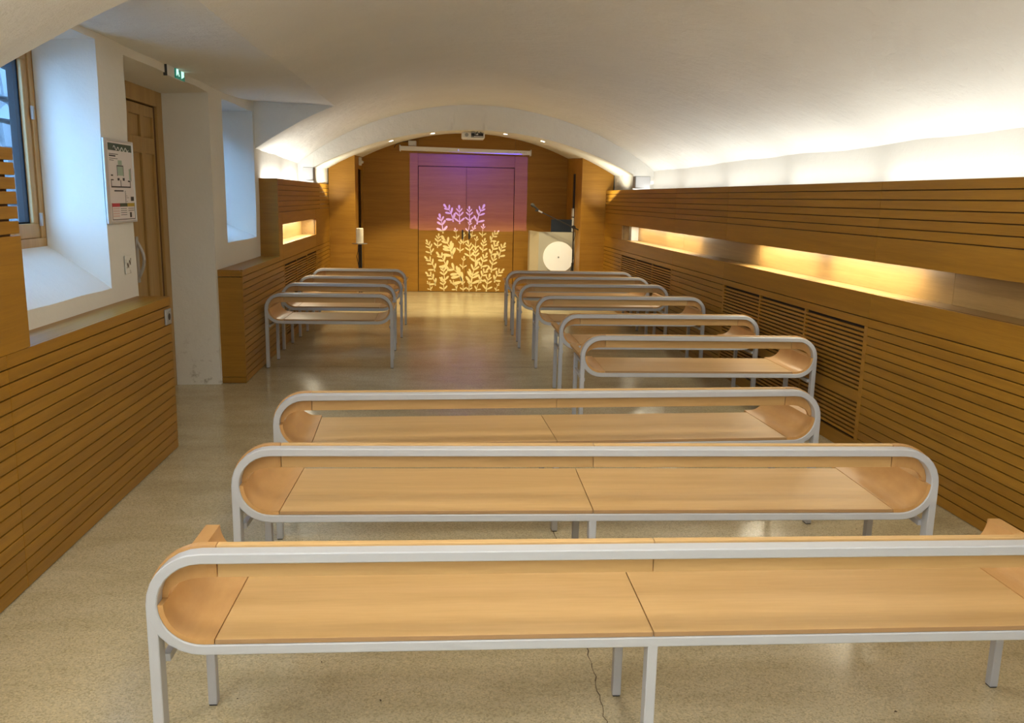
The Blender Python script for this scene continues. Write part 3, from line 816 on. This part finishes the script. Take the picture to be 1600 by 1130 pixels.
def stadium_path(w, n=14):
    pts = []
    for k in range(n + 1):
        a = pi / 2 + pi * k / n; pts.append((RO, ZM, cos(a), sin(a)))
    for k in range(n + 1):
        a = -pi / 2 + pi * k / n; pts.append((w - RO, ZM, cos(a), sin(a)))
    return pts
def make_frame(w, parent):
    pts = stadium_path(w); c = 0.003
    sec = [(0, c), (c, 0), (TB - c, 0), (TB, c), (TB, DP - c), (TB - c, DP), (c, DP), (0, DP - c)]
    vs = [(cx + nx * (RO - o), y, cz + nz * (RO - o)) for cx, cz, nx, nz in pts for o, y in sec]
    m = len(sec); n = len(pts); fs = []
    for i in range(n):
        for j in range(m):
            k = (i + 1) % n; l = (j + 1) % m
            fs.append((i * m + j, k * m + j, k * m + l, i * m + l))
    return MB().add(vs, fs).build('frame', M_STEEL, parent, smooth=True)
def make_bench(w, long_):
    root = empty('bench')
    make_frame(w, root)
    e = 0.0004
    def leg(x0, y0, y1, z1):
        lg = MB().box(x0, x0 + TB - 2 * e, y0, y1, 0.004, z1).build('leg', M_STEEL, root, bevel=0.002)
        MB().box(x0 + 0.002, x0 + TB - 0.003, y0 + 0.002, y1 - 0.002, 0.0, 0.0039).build('foot', M_RUBBER, lg)
    leg(e, e, DP - e, ZM); leg(w - TB + e, e, DP - e, ZM)
    leg(0.016, LEG_Y, LEG_Y + 0.03, 0.505); leg(w - 0.016 - TB, LEG_Y, LEG_Y + 0.03, 0.505)
    if long_:
        leg(w / 2 - TB / 2, e, DP - e, ZB + 0.004); leg(w / 2 - TB / 2, LEG_Y, LEG_Y + 0.03, ZB + 0.02)
        MB().box(w / 2 - 0.01, w / 2 + 0.01, DP, LEG_Y, 0.385, 0.405).build('stretcher', M_STEEL, root)
    for x in (0.020, w - 0.040):
        MB().box(x, x + 0.02, DP - 0.001, LEG_Y + 0.001, 0.378, 0.400).build('stretcher', M_STEEL, root, bevel=0.001)
        MB().box(x - 0.006, x + 0.016 - 0.004, DP - 0.001, LEG_Y + 0.001, 0.492, 0.512).build('arm_rail', M_STEEL, root, bevel=0.001)
    MB().box(RO, w - RO, LEG_Y + 0.004, LEG_Y + 0.026, ZB + 0.005, ZB + TB - 0.001).build('seat_rail', M_STEEL, root)
    # seat boards
    zs0 = ZB + TB + 0.001; zs1 = zs0 + 0.0135
    xs = [RO + 0.028, w / 2, w - RO - 0.028] if long_ else [RO + 0.028, w - RO - 0.028]
    for a, b in zip(xs, xs[1:]):
        sb = MB().box(-(b - a) / 2 + 0.0015, (b - a) / 2 - 0.0015, -SEAT_D / 2, SEAT_D / 2 - 0.004, -0.00675, 0.00675).build('seat_board', M_BEECH, root, bevel=0.001)
        sb.location = ((a + b) / 2, SEAT_D / 2 + 0.004, (zs0 + zs1) / 2)
        MB().box(-(b - a) / 2 + 0.0015, (b - a) / 2 - 0.0015, -SEAT_D / 2 - 0.0009, -SEAT_D / 2 - 0.0001, -0.0062, 0.0062).build('edge', M_EDGE, sb)
    # curved arm shells: quarter arc with a flat armrest on top
    ri = RO - TB - 0.001 - 0.0135; ro = RO - TB - 0.001
    for s in (0, 1):
        def X(x): return x if s == 0 else w - x
        prof_in, prof_out = [], []
        n = 10
        for k in range(n + 1):
            a = pi + (pi / 2) * k / n
            prof_in.append((RO + ri * cos(a), ZM + ri * sin(a)))
            prof_out.append((RO + ro * cos(a), ZM + ro * sin(a)))
        xe = RO + 0.0265
        poly = prof_in + [(xe, ZM - ri), (xe, ZM - ro)] + prof_out[::-1]
        b = MB().prism([(X(p[0]), p[1]) for p in poly], 'y', 0.004, DP + 0.001)
        # beyond the frame: the top spreads outwards into the armrest
        flange = prof_in + [(xe, ZM - ri), (xe, ZM - ro)] + [p for p in prof_out[::-1] if p[1] < ZM - 0.03] + [(RO - ro - 0.002, ZM - 0.026), (0.002, ZM - 0.022), (0.0, ZM)]
        b.prism([(X(p[0]), p[1]) for p in flange], 'y', DP + 0.001, ARM_D)
        b.build('arm_shell', M_BEECH_C, root, smooth=True)
    # backrest band in front of the frame: two curved ends, straight boards between
    zi, zo = 0.614, ZT + 0.005
    yo0, yo1 = DP + 0.001, DP + 0.023
    ra, rb_ = zi - ZM, zo - ZM
    for s in (0, 1):
        def X(x): return x if s == 0 else w - x
        n = 12; poly = []
        for k in range(n + 1):
            a = pi - (pi / 2) * k / n; poly.append((RO + rb_ * cos(a), max(ZM + rb_ * sin(a), ZM + 0.001)))
        poly += [(RO + 0.03, zo), (RO + 0.03, zi)]
        for k in range(n + 1):
            a = pi / 2 + (pi / 2) * k / n
            poly.append((RO + (rb_ - 0.088 + 0.0) * cos(a) if False else RO + (RO - TB - 0.014) * cos(a) * 1.0 if k else RO, ZM + 0.001 + (zi - ZM - 0.001) * sin(a)))
        MB().prism([(X(p[0]), p[1]) for p in poly], 'y', yo0, yo1).build('backrest_end', M_BEECH_C, root)
    xs = [RO + 0.0315, w / 2, w - RO - 0.0315] if long_ else [RO + 0.0315, w - RO - 0.0315]
    for a, b in zip(xs, xs[1:]):
        sb = MB().box(-(b - a) / 2 + 0.001, (b - a) / 2 - 0.001, -0.011, 0.011, -(zo - zi) / 2, (zo - zi) / 2).build('backrest_board', M_BEECH, root, bevel=0.001)
        sb.location = ((a + b) / 2, (yo0 + yo1) / 2, (zo + zi) / 2)
    return root

BENCH = [  # x, y, yaw, kind, label
    (-0.7574, 2.0748, -0.0085, 'L', 'long beech and grey steel bench nearest the camera, right end cut by the frame'),
    (-0.7639, 2.9932, -0.0171, 'L', 'second long beech bench from the camera, between the nearest and the third long bench'),
    (-0.7778, 3.8327, 0.0439, 'L', 'third long beech bench from the camera, behind it the shorter right row begins'),
    (0.9263, 5.5783, -0.0102, 'R', 'nearest short bench of the right row, just beyond the long benches'),
    (0.9245, 6.6469, 0.0039, 'R', 'second bench of the right row from the camera, beside the middle of the right grille'),
    (0.8718, 7.9429, -0.0027, 'R', 'third bench of the right row from the camera, past the near grille'),
    (0.8072, 9.0551, 0.0055, 'R', 'fourth bench of the right row from the camera'),
    (0.8031, 9.93, -0.001, 'R', 'fifth bench of the right row, second from the lectern'),
    (0.7816, 10.70, -0.0009, 'R', 'frontmost bench of the right row, closest to the lectern'),
    (-1.6456, 7.9129, 0.0015, 'S', 'nearest short bench of the left row, beside the left panelling'),
    (-1.672, 8.8599, -0.0008, 'S', 'second bench of the left row from the camera'),
    (-1.6432, 9.7, 0.0012, 'S', 'third bench of the left row from the camera'),
    (-1.6400, 10.70, 0.0005, 'S', 'frontmost bench of the left row, closest to the candle')]
proto = {}
for x, y, a, k, lab in BENCH:
    if k not in proto:
        b = make_bench({'L': 2.65, 'R': 1.6428, 'S': 1.1748}[k], k == 'L'); proto[k] = b
    else: b = copy_tree(proto[k])
    b.location = (x, y, 0); b.rotation_euler = (0, 0, a)
    tag(b, lab, 'bench', 'benches facing the far wall')

# ------------------------------------------------------------------ things at the far end
# lectern: front with a splayed wing on the left, narrower wing on the right
LE = empty('lectern', (1.83, 13.55, 0))
tag(LE, 'beige lectern with large white disc on its front', 'lectern')
def wing(xa, ya, xb, yb, m, name, z1a=1.085, z1b=1.085):
    d = Vector((xb - xa, yb - ya)).normalized(); n = Vector((-d.y, d.x)) * 0.02
    vs = []
    for (x, y, zt) in ((xa, ya, z1a), (xb, yb, z1b)):
        for k in (0, 1):
            for z in (0.0, zt): vs.append((x + n.x * k, y + n.y * k, z))
    return MB().add(vs, [(0, 1, 3, 2), (4, 6, 7, 5), (0, 4, 5, 1), (2, 3, 7, 6), (1, 5, 7, 3), (0, 2, 6, 4)]).build(name, m, LE, bevel=0.001)
wing(-0.325, 0.0, 0.215, 0.0, M_LECT, 'front_panel')
wing(-0.455, 0.14, -0.327, 0.0, M_LECT_SIDE, 'left_wing', 1.10, 1.085)
wing(0.217, 0.0, 0.30, 0.05, M_LECT, 'right_wing')
MB().box(0.302, 0.325, 0.05, 0.42, 0.0, 1.085).build('side_panel', M_BLACK, LE)
MB().box(-0.43, 0.30, 0.145, 0.42, 1.03, 1.05).build('desk_top', M_LECT, LE)
MB().box(-0.455, -0.435, 0.165, 0.42, 0.0, 1.09).build('side_panel', M_LECT_SIDE, LE)
MB().cyl((-0.005, -0.022, 0.69), (-0.005, -0.001, 0.69), 0.247, n=48).build('disc', M_DISC, LE, smooth=True)
MB().cyl((-0.005, -0.026, 0.69), (-0.005, -0.0225, 0.69), 0.014, n=16).build('disc_screw', M_METAL, LE)
# laptop on the lectern
LP = empty('laptop', (1.90, 13.78, 1.0505))
tag(LP, 'open dark blue laptop standing on the lectern', 'laptop')
MB().box(-0.18, 0.18, 0.0, 0.15, 0.0, 0.016).build('keyboard_base', M_LAPTOP, LP, bevel=0.002)
MB().add([(-0.18, -0.005, 0.012), (0.18, -0.005, 0.012), (0.18, -0.035, 0.23), (-0.18, -0.035, 0.23), (-0.18, 0.002, 0.012), (0.18, 0.002, 0.012), (0.18, -0.028, 0.23), (-0.18, -0.028, 0.23)],
         [(0, 1, 2, 3), (4, 5, 6, 7), (0, 1, 5, 4), (1, 2, 6, 5), (2, 3, 7, 6), (3, 0, 4, 7)]).build('screen', M_LAPTOP, LP)
# microphone stand in front of the lectern
MX, MY = 2.018, 13.30
MS = empty('microphone_stand', (MX, MY, 0))
tag(MS, 'black boom microphone stand before the lectern', 'stand')
MB().cyl((0, 0, 0.12), (0, 0, 1.20), 0.010, n=12).build('upright', M_BLACK, MS, smooth=True)
MB().cyl((0, 0, 0.44), (0, 0, 0.62), 0.018, n=12).build('clutch', M_BLACK, MS, smooth=True)
for k in range(3):
    a = 2 * pi * k / 3 + 0.5
    MB().cyl((0.0, 0.0, 0.20), (0.30 * cos(a), 0.30 * sin(a), 0.012), 0.010, 0.009, n=10).build('leg', M_BLACK, MS)
MB().cyl((0.0, -0.03, 1.175), (0.0, 0.03, 1.175), 0.028, n=14).build('boom_joint', M_BLACK, MS)
MB().cyl((0.125, -0.02, 1.113), (-0.54, -0.02, 1.408), 0.010, 0.008, n=10).build('boom', M_BLACK, MS)
MB().cyl((-0.50, -0.02, 1.390), (-0.56, -0.02, 1.417), 0.013, n=10).build('sleeve', M_METAL, MS)
MB().tube([(0.02, -0.03, 1.16), (0.025, -0.035, 1.05), (0.0, -0.03, 0.95), (0.01, -0.035, 0.7), (-0.03, -0.035, 0.5), (-0.07, -0.03, 0.3), (-0.10, -0.03, 0.02)], 0.004, 6).build('cable', M_BLACK, MS)
MC = empty('microphone', (MX - 0.56, MY - 0.02, 1.42))
tag(MC, 'black handheld microphone clipped to the end of the boom', 'microphone')
MB().cyl((0.0, 0, 0.01), (-0.075, 0, 0.068), 0.013, 0.017, n=12).build('handle', M_BLACK, MC, smooth=True)
MB().cyl((-0.075, 0, 0.068), (-0.105, 0, 0.092), 0.026, 0.027, n=14).cyl((-0.105, 0, 0.092), (-0.118, 0, 0.102), 0.027, 0.014, n=14).build('grille_head', M_RUBBER, MC, smooth=True)
MB().box(-0.05, -0.005, -0.02, 0.02, -0.012, 0.016).build('clip', M_BLACK, MC, bevel=0.003)
# candle on its stand
CS = empty('candle_stand', (-1.225, 12.62, 0)); tag(CS, 'dark slim candle stand with round plate in the far left corner', 'stand')
for dx in (-0.012, 0.018): MB().cyl((dx, 0, 0.02), (dx, 0, 0.90), 0.012, n=10).build('post', M_BLACK, CS)
MB().lathe([(0.13, 0.0), (0.13, 0.014), (0.04, 0.022)], 0, 0).build('base', M_BLACK, CS)
MB().lathe([(0.03, 0.895), (0.108, 0.903), (0.110, 0.912), (0.104, 0.912), (0.02, 0.905)], 0, 0).build('plate', M_METAL, CS, smooth=True)
MB().tube([(-0.02, -0.02, 0.89), (-0.025, -0.02, 0.80), (-0.045, -0.02, 0.72), (-0.03, -0.02, 0.64), (-0.012, -0.02, 0.55)], 0.005, 6).build('cord', M_BLACK, CS)
CA = empty('candle', (-1.225, 12.62, 0.9125)); tag(CA, 'thick ivory pillar candle on the dark stand', 'candle')
MB().lathe([(0.052, 0.0), (0.054, 0.004), (0.054, 0.212), (0.049, 0.219), (0.02, 0.214)], 0, 0).build('wax', M_WAX, CA, smooth=True)
MB().cyl((0, 0, 0.214), (0.004, 0, 0.232), 0.002, n=6).build('wick', M_INK, CA)

# projection screen case hung under the arch
SC = empty('projection_screen', (0.35, 14.38, 2.355)); tag(SC, 'rolled up white projection screen case above the double door', 'screen')
MB().add([(x, y, z + 0.014 * (-x)) for x in (-1.07, 1.07) for y in (-0.045, 0.045) for z in (-0.035, 0.035)],
         [(0, 1, 3, 2), (4, 6, 7, 5), (0, 4, 5, 1), (2, 3, 7, 6), (1, 5, 7, 3), (0, 2, 6, 4)]).build('case', M_WHITE, SC, bevel=0.008)
for x in (-1.078, 1.072):
    MB().box(x - 0.004, x + 0.012, -0.05, 0.16, -0.045 - 0.014 * x, 0.05 - 0.014 * x).build('end_bracket', M_WHITE, SC, bevel=0.003)
MB().cyl((-0.12, -0.0475, 0.002), (-0.12, -0.0452, 0.002), 0.010, n=10).build('indicator', M_BLUE_LED, SC)
for k in range(7): MB().box(0.80 + 0.03 * k, 0.82 + 0.03 * k, -0.0470, -0.0451, -0.022, -0.012 + 0.003 * (k % 2)).build('lettering', M_GREY, SC) if k < 7 else None
MO = empty('motor_box', (-0.525, 14.44, 2.41)); tag(MO, 'small white junction box above the screen case', 'box')
MB().box(-0.065, 0.065, -0.04, 0.105, 0.005, 0.085).build('housing', M_WHITE, MO, bevel=0.006)
MB().tube([(-0.066, -0.02, 0.07), (-0.18, 0.0, 0.065), (-0.27, 0.0, 0.02), (-0.30, 0.0, -0.03)], 0.006, 6).build('cable', M_BLACK, MO)
# projector under the crown of the arch
PJ = empty('projector', (0.412, 12.55, 2.425)); tag(PJ, 'white ceiling projector under the crown of the arch', 'projector')
MB().box(-0.165, 0.165, 0.0, 0.26, 0.0, 0.095).build('body', M_WHITE, PJ, bevel=0.018)
MB().cyl((-0.095, -0.006, 0.055), (-0.095, 0.004, 0.055), 0.026, n=18).build('fan_vent', M_GREY, PJ)
MB().box(-0.03, 0.145, -0.004, 0.002, 0.022, 0.082).build('socket_panel', M_BLACK, PJ)
MB().tube([(-0.01, -0.008, 0.03), (0.03, -0.02, 0.06), (0.06, -0.015, 0.1), (0.06, 0.05, 0.12)], 0.006, 6).tube([(0.09, -0.008, 0.04), (0.12, -0.02, 0.07), (0.10, -0.01, 0.1)], 0.005, 6).build('cable', M_BLACK, PJ)
MB().box(-0.02, 0.14, -0.006, -0.0045, 0.028, 0.04).box(0.02, 0.07, -0.006, -0.0045, 0.055, 0.075).build('connector', M_WHITE, PJ)
MB().cyl((0.0, 0.13, 0.096), (0.0, 0.13, 0.125), 0.03, n=14).build('mount', M_WHITE, PJ)
MB().cyl((0.0, 0.262, 0.045), (0.0, 0.275, 0.045), 0.03, n=18).build('lens', M_BLACK, PJ)

# downlights let into the soffit
DLX = [(611, 223.5), (676, 205.5), (790, 208.5), (848, 231.5)]
for i, (px, py) in enumerate(DLX):
    q = unproj_y(px, py, 12.4)
    z = soffit_z(q.x, 12.4)
    R_ = 3.9; ang = math.atan2(q.x - 0.42, R_)
    d = empty('downlight', (q.x, 12.4, z - 0.002)); d.rotation_euler = (0, ang, 0)
    tag(d, ['leftmost small recessed downlight under the arch', 'recessed downlight just left of the projector', 'recessed downlight just right of the projector', 'rightmost small recessed downlight under the arch'][i], 'lamp', 'downlights in the arch soffit')
    MB().lathe([(0.045, -0.003), (0.045, -0.006), (0.030, -0.006), (0.030, -0.003)], 0, 0, 18).build('ring', M_WHITE, d)
    MB().cyl((0, 0, -0.0062), (0, 0, -0.0085), 0.027, n=16).build('lens', M_LED, d)
    spot('downlight_beam', (q.x, 12.4, z - 0.03), (q.x * 0.92 + 0.03, 13.2, 0), 80.0, (1.0, 0.84, 0.50), 88, 0.25, 0.03)

# projector beam: a real lamp at the lens whose picture is a violet to rose gradient
lens = Vector((0.412, 12.84, 2.47))
pb = spot('projector_beam', lens, (0.412, YFAR, 1.68), 1.0, (1, 1, 1), 110, 0.0, 0.0)
L = pb.data; L.use_nodes = True
nt = L.node_tree; em = nt.nodes['Emission']
ge = N(nt, 'ShaderNodeNewGeometry')
sx = N(nt, 'ShaderNodeSeparateXYZ'); nt.links.new(ge.outputs['Incoming'], sx.inputs[0])
dist = YFAR - lens.y
def mth(op, a, b=None, c=None):
    n = N(nt, 'ShaderNodeMath', operation=op)
    for k, v in enumerate((a, b, c)):
        if v is None: continue
        if isinstance(v, (int, float)): n.inputs[k].default_value = v
        else: nt.links.new(v, n.inputs[k])
    return n.outputs[0]
u_ = mth('MULTIPLY', mth('DIVIDE', sx.outputs['X'], sx.outputs['Y']), dist)
v_ = mth('MULTIPLY', mth('DIVIDE', sx.outputs['Z'], sx.outputs['Y']), dist)
hx = 0.985; zt_, zb_ = 2.305 - lens.z, 1.06 - lens.z
mask = mth('MULTIPLY', mth('LESS_THAN', mth('ABSOLUTE', u_), hx), mth('MULTIPLY', mth('LESS_THAN', v_, zt_), mth('GREATER_THAN', v_, zb_)))
vv = mth('DIVIDE', mth('SUBTRACT', v_, zb_), zt_ - zb_)
colr = ramp(nt, vv, [(0.0, (0.24, 0.10, 0.70)), (0.45, (0.13, 0.06, 0.9)), (1.0, (0.07, 0.03, 1.0))])
nt.links.new(colr, em.inputs['Color'])
r2 = mth('ADD', mth('ADD', mth('MULTIPLY', u_, u_), mth('MULTIPLY', v_, v_)), dist * dist)
even = mth('POWER', mth('DIVIDE', r2, dist * dist), 1.5)
nt.links.new(mth('MULTIPLY', mth('MULTIPLY', mask, even), 200.0), em.inputs['Strength'])

# loudspeakers on the panelling ledges, small devices
for nm, (px, py), Y, lab in (('loudspeaker', (481.5, 271.5), 11.0, 'small grey loudspeaker above the left panelling'), ('loudspeaker', (1004.5, 285), 11.0, 'small grey loudspeaker above the right panelling')):
    q = unproj_y(px, py, Y)
    s = empty(nm, (q.x, Y, q.z)); tag(s, lab, 'loudspeaker', 'loudspeakers above the panelling')
    w2, h2 = (0.065, 0.082) if px < 800 else (0.10, 0.078)
    MB().box(-w2, w2, 0.006, 0.14, -h2, h2).build('cabinet', M_GREY, s, bevel=0.006)
    MB().box(-w2 + 0.006, w2 - 0.006, 0.0, 0.0058, -h2 + 0.006, h2 - 0.006).build('front_grille', M_METAL, s, bevel=0.002)
    sgn = -1 if px < 800 else 1
    MB().box(*(sorted((sgn * w2, sgn * (w2 + 0.05)))), 0.04, 0.09, -0.02, 0.02).build('bracket', M_WHITE, s)
q = unproj_y(455, 262, 11.25)
d = empty('camera_bracket', (q.x - 0.02, 11.25, q.z)); tag(d, 'small white wall bracket with cable above the left panelling', 'bracket')
MB().box(-0.03, 0.03, -0.03, 0.03, -0.055, 0.02).build('housing', M_WHITE, d, bevel=0.006)
MB().tube([(0, 0, 0.02), (-0.005, 0, 0.10)], 0.006, 6).build('cable', M_GREY, d)
q = unproj_y(566, 252, 13.8)
d = empty('detector', (-1.335, 13.8, q.z)); tag(d, 'small white detector on the left boxing above the dark slot', 'detector')
MB().box(0.0, 0.04, -0.045, 0.045, -0.065, 0.06).build('housing', M_WHITE, d, bevel=0.005)
MB().cyl((0.04, 0, -0.01), (0.07, 0, -0.02), 0.026, 0.018, n=12).build('lens', M_WHITE, d)
for k, z in enumerate((1.75, 1.5)):
    pass

# exit sign over the door recess
EX = empty('exit_sign', (-1.868, 6.15, 2.372)); tag(EX, 'small exit sign with lit green pictogram above the left door recess', 'sign')
MB().box(-0.02, 0.006, 0.0, 0.37, 0.0, 0.112).build('housing', M_WHITE, EX, bevel=0.003)
MB().box(-0.02, 0.003, -0.012, -0.001, -0.004, 0.118).build('end_cap', M_INK, EX)
gp = MB().box(0.0065, 0.012, 0.15, 0.365, 0.002, 0.110).build('lit_panel', M_EXIT_G, EX)
# white door and running figure symbol, with an arrow
def sym(poly, name): MB().prism(poly, 'x', 0.0122, 0.0135).build(name, M_EXIT_W, gp)
sym([(0.285, 0.012), (0.345, 0.03), (0.345, 0.082), (0.285, 0.10)], 'arrow')
sym([(0.17, 0.02), (0.185, 0.02), (0.205, 0.045), (0.225, 0.02), (0.24, 0.02), (0.215, 0.06), (0.23, 0.075), (0.2, 0.085), (0.175, 0.06)], 'figure')
sym([(0.205, 0.088), (0.215, 0.082), (0.225, 0.088), (0.225, 0.098), (0.215, 0.104), (0.205, 0.098)], 'figure')

# evacuation plan on the wall
EP = empty('evacuation_plan', (-1.868, 5.18, 1.65)); tag(EP, 'framed evacuation plan with green header beside the door recess', 'poster')
w2, h2 = 0.195, 0.222
MB().box(0.0, 0.006, -w2, w2, -h2, h2).build('sheet', M_PAPER, EP)
f = MB(); t = 0.012
f.box(0.0, 0.011, -w2 - t - 0.035, -w2, -h2 - t, h2 + t).box(0.0, 0.011, w2, w2 + t, -h2 - t, h2 + t).box(0.0, 0.011, -w2, w2, h2, h2 + t).box(0.0, 0.011, -w2, w2, -h2 - t, -h2)
f.build('frame', M_ALU, EP, bevel=0.002)
def ink(name, m, rects, x=0.0066):
    b = MB()
    for (ya, yb, za, zb) in rects: b.box(0.0061, x, ya, yb, za, zb)
    return b.build(name, m, EP)
ink('header', M_GREEN, [(-0.175, 0.185, 0.172, 0.212)])
b = MB(); 
sq = [(0.0072, -0.10 + 0.02 * i * 0.55, 0.182 + 0.012 * sin(i * 1.2) + (0.006 if i < 5 else 0)) for i in range(22)]
b.tube([(p[0], p[1] * 1.0, p[2]) for p in sq], 0.0022, 5); b.build('header_lettering', M_WHITE, EP)
ink('text_lines', M_INK, [(-0.165, -0.03, 0.150, 0.154), (-0.165, -0.07, 0.138, 0.146), (-0.165, -0.04, 0.126, 0.129), (-0.165, -0.10, 0.116, 0.119),
                          (-0.12, 0.02, -0.056, -0.048)] + [(0.05, 0.06 + 0.02 * (k % 3), -0.07 - 0.011 * k, -0.068 - 0.011 * k) for k in range(6)] + [(0.045, 0.05, -0.135, -0.05), (0.15, 0.156, 0.005, 0.08)])
ink('floor_plan', M_INK, [(-0.16, 0.14, -0.034, -0.026), (-0.16, -0.152, -0.034, 0.01), (0.132, 0.14, -0.034, 0.005), (-0.016, -0.008, -0.034, 0.01), (-0.06, -0.03, 0.006, 0.02), (0.02, 0.05, 0.006, 0.022), (-0.16, -0.12, 0.006, 0.012), (0.10, 0.14, 0.0, 0.008), (-0.155, -0.125, 0.03, 0.038), (-0.06, 0.04, 0.086, 0.092), (-0.06, -0.054, 0.03, 0.09), (0.034, 0.04, 0.03, 0.09), (0.13, 0.18, -0.11, -0.085)])
ink('green_zone', M_MINT, [(-0.053, 0.033, 0.034, 0.085), ]); ink('green_zone', M_MINT, [(-0.04, 0.02, 0.094, 0.12)]); ink('green_zone', M_MINT, [(0.125, 0.145, 0.01, 0.075)])
ink('legend_head', M_RED, [(-0.165, -0.05, -0.142, -0.122)]); ink('legend_head', M_GREEN, [(-0.05, 0.068, -0.142, -0.122)]); ink('legend_head', M_YEL, [(0.068, 0.185, -0.142, -0.122)])
ink('legend_frame', M_INK, [(-0.17, -0.165, -0.214, -0.12), (0.183, 0.188, -0.214, -0.12), (-0.17, 0.188, -0.216, -0.212), (0.10, 0.13, -0.205, -0.175)] + [(-0.04 + 0.118 * c, 0.055 + 0.118 * c, -0.154 - 0.012 * k, -0.151 - 0.012 * k) for c in (0, 1) for k in range(4 - 2 * c)])
ink('legend_text', M_PINK, [(-0.155, -0.06, -0.156 - 0.014 * k, -0.148 - 0.014 * k) for k in range(4)])

# round socket plate on the panel end, blanked switch on the plaster
SK = empty('wall_socket', (-1.679, 5.272, 0.851)); tag(SK, 'square steel socket plate at the end of the left panelling', 'socket')
MB().box(0.0, 0.010, -0.052, 0.052, -0.047, 0.047).build('plate', M_GREY, SK, bevel=0.003)
MB().cyl((0.0101, 0, 0), (0.013, 0, 0), 0.030, n=20).build('ring', M_METAL, SK)
MB().cyl((0.0131, 0, 0), (0.0145, 0, 0), 0.021, n=20).build('outlet', M_INK, SK)
BP = empty('cover_plate', (-1.872, 5.22, 1.17)); tag(BP, 'blank white cover plate with pencil scribble under the evacuation plan', 'plate')
MB().box(0.0, 0.006, -0.05, 0.05, -0.055, 0.055).build('plate', M_PLASTER, BP, bevel=0.003)
MB().tube([(0.0068, -0.035, -0.02), (0.0068, -0.02, 0.01), (0.0068, -0.01, -0.02), (0.0068, 0.01, 0.025), (0.0068, 0.025, -0.005), (0.0068, 0.03, 0.035)], 0.0018, 5).build('scribble', M_CRACK, BP)
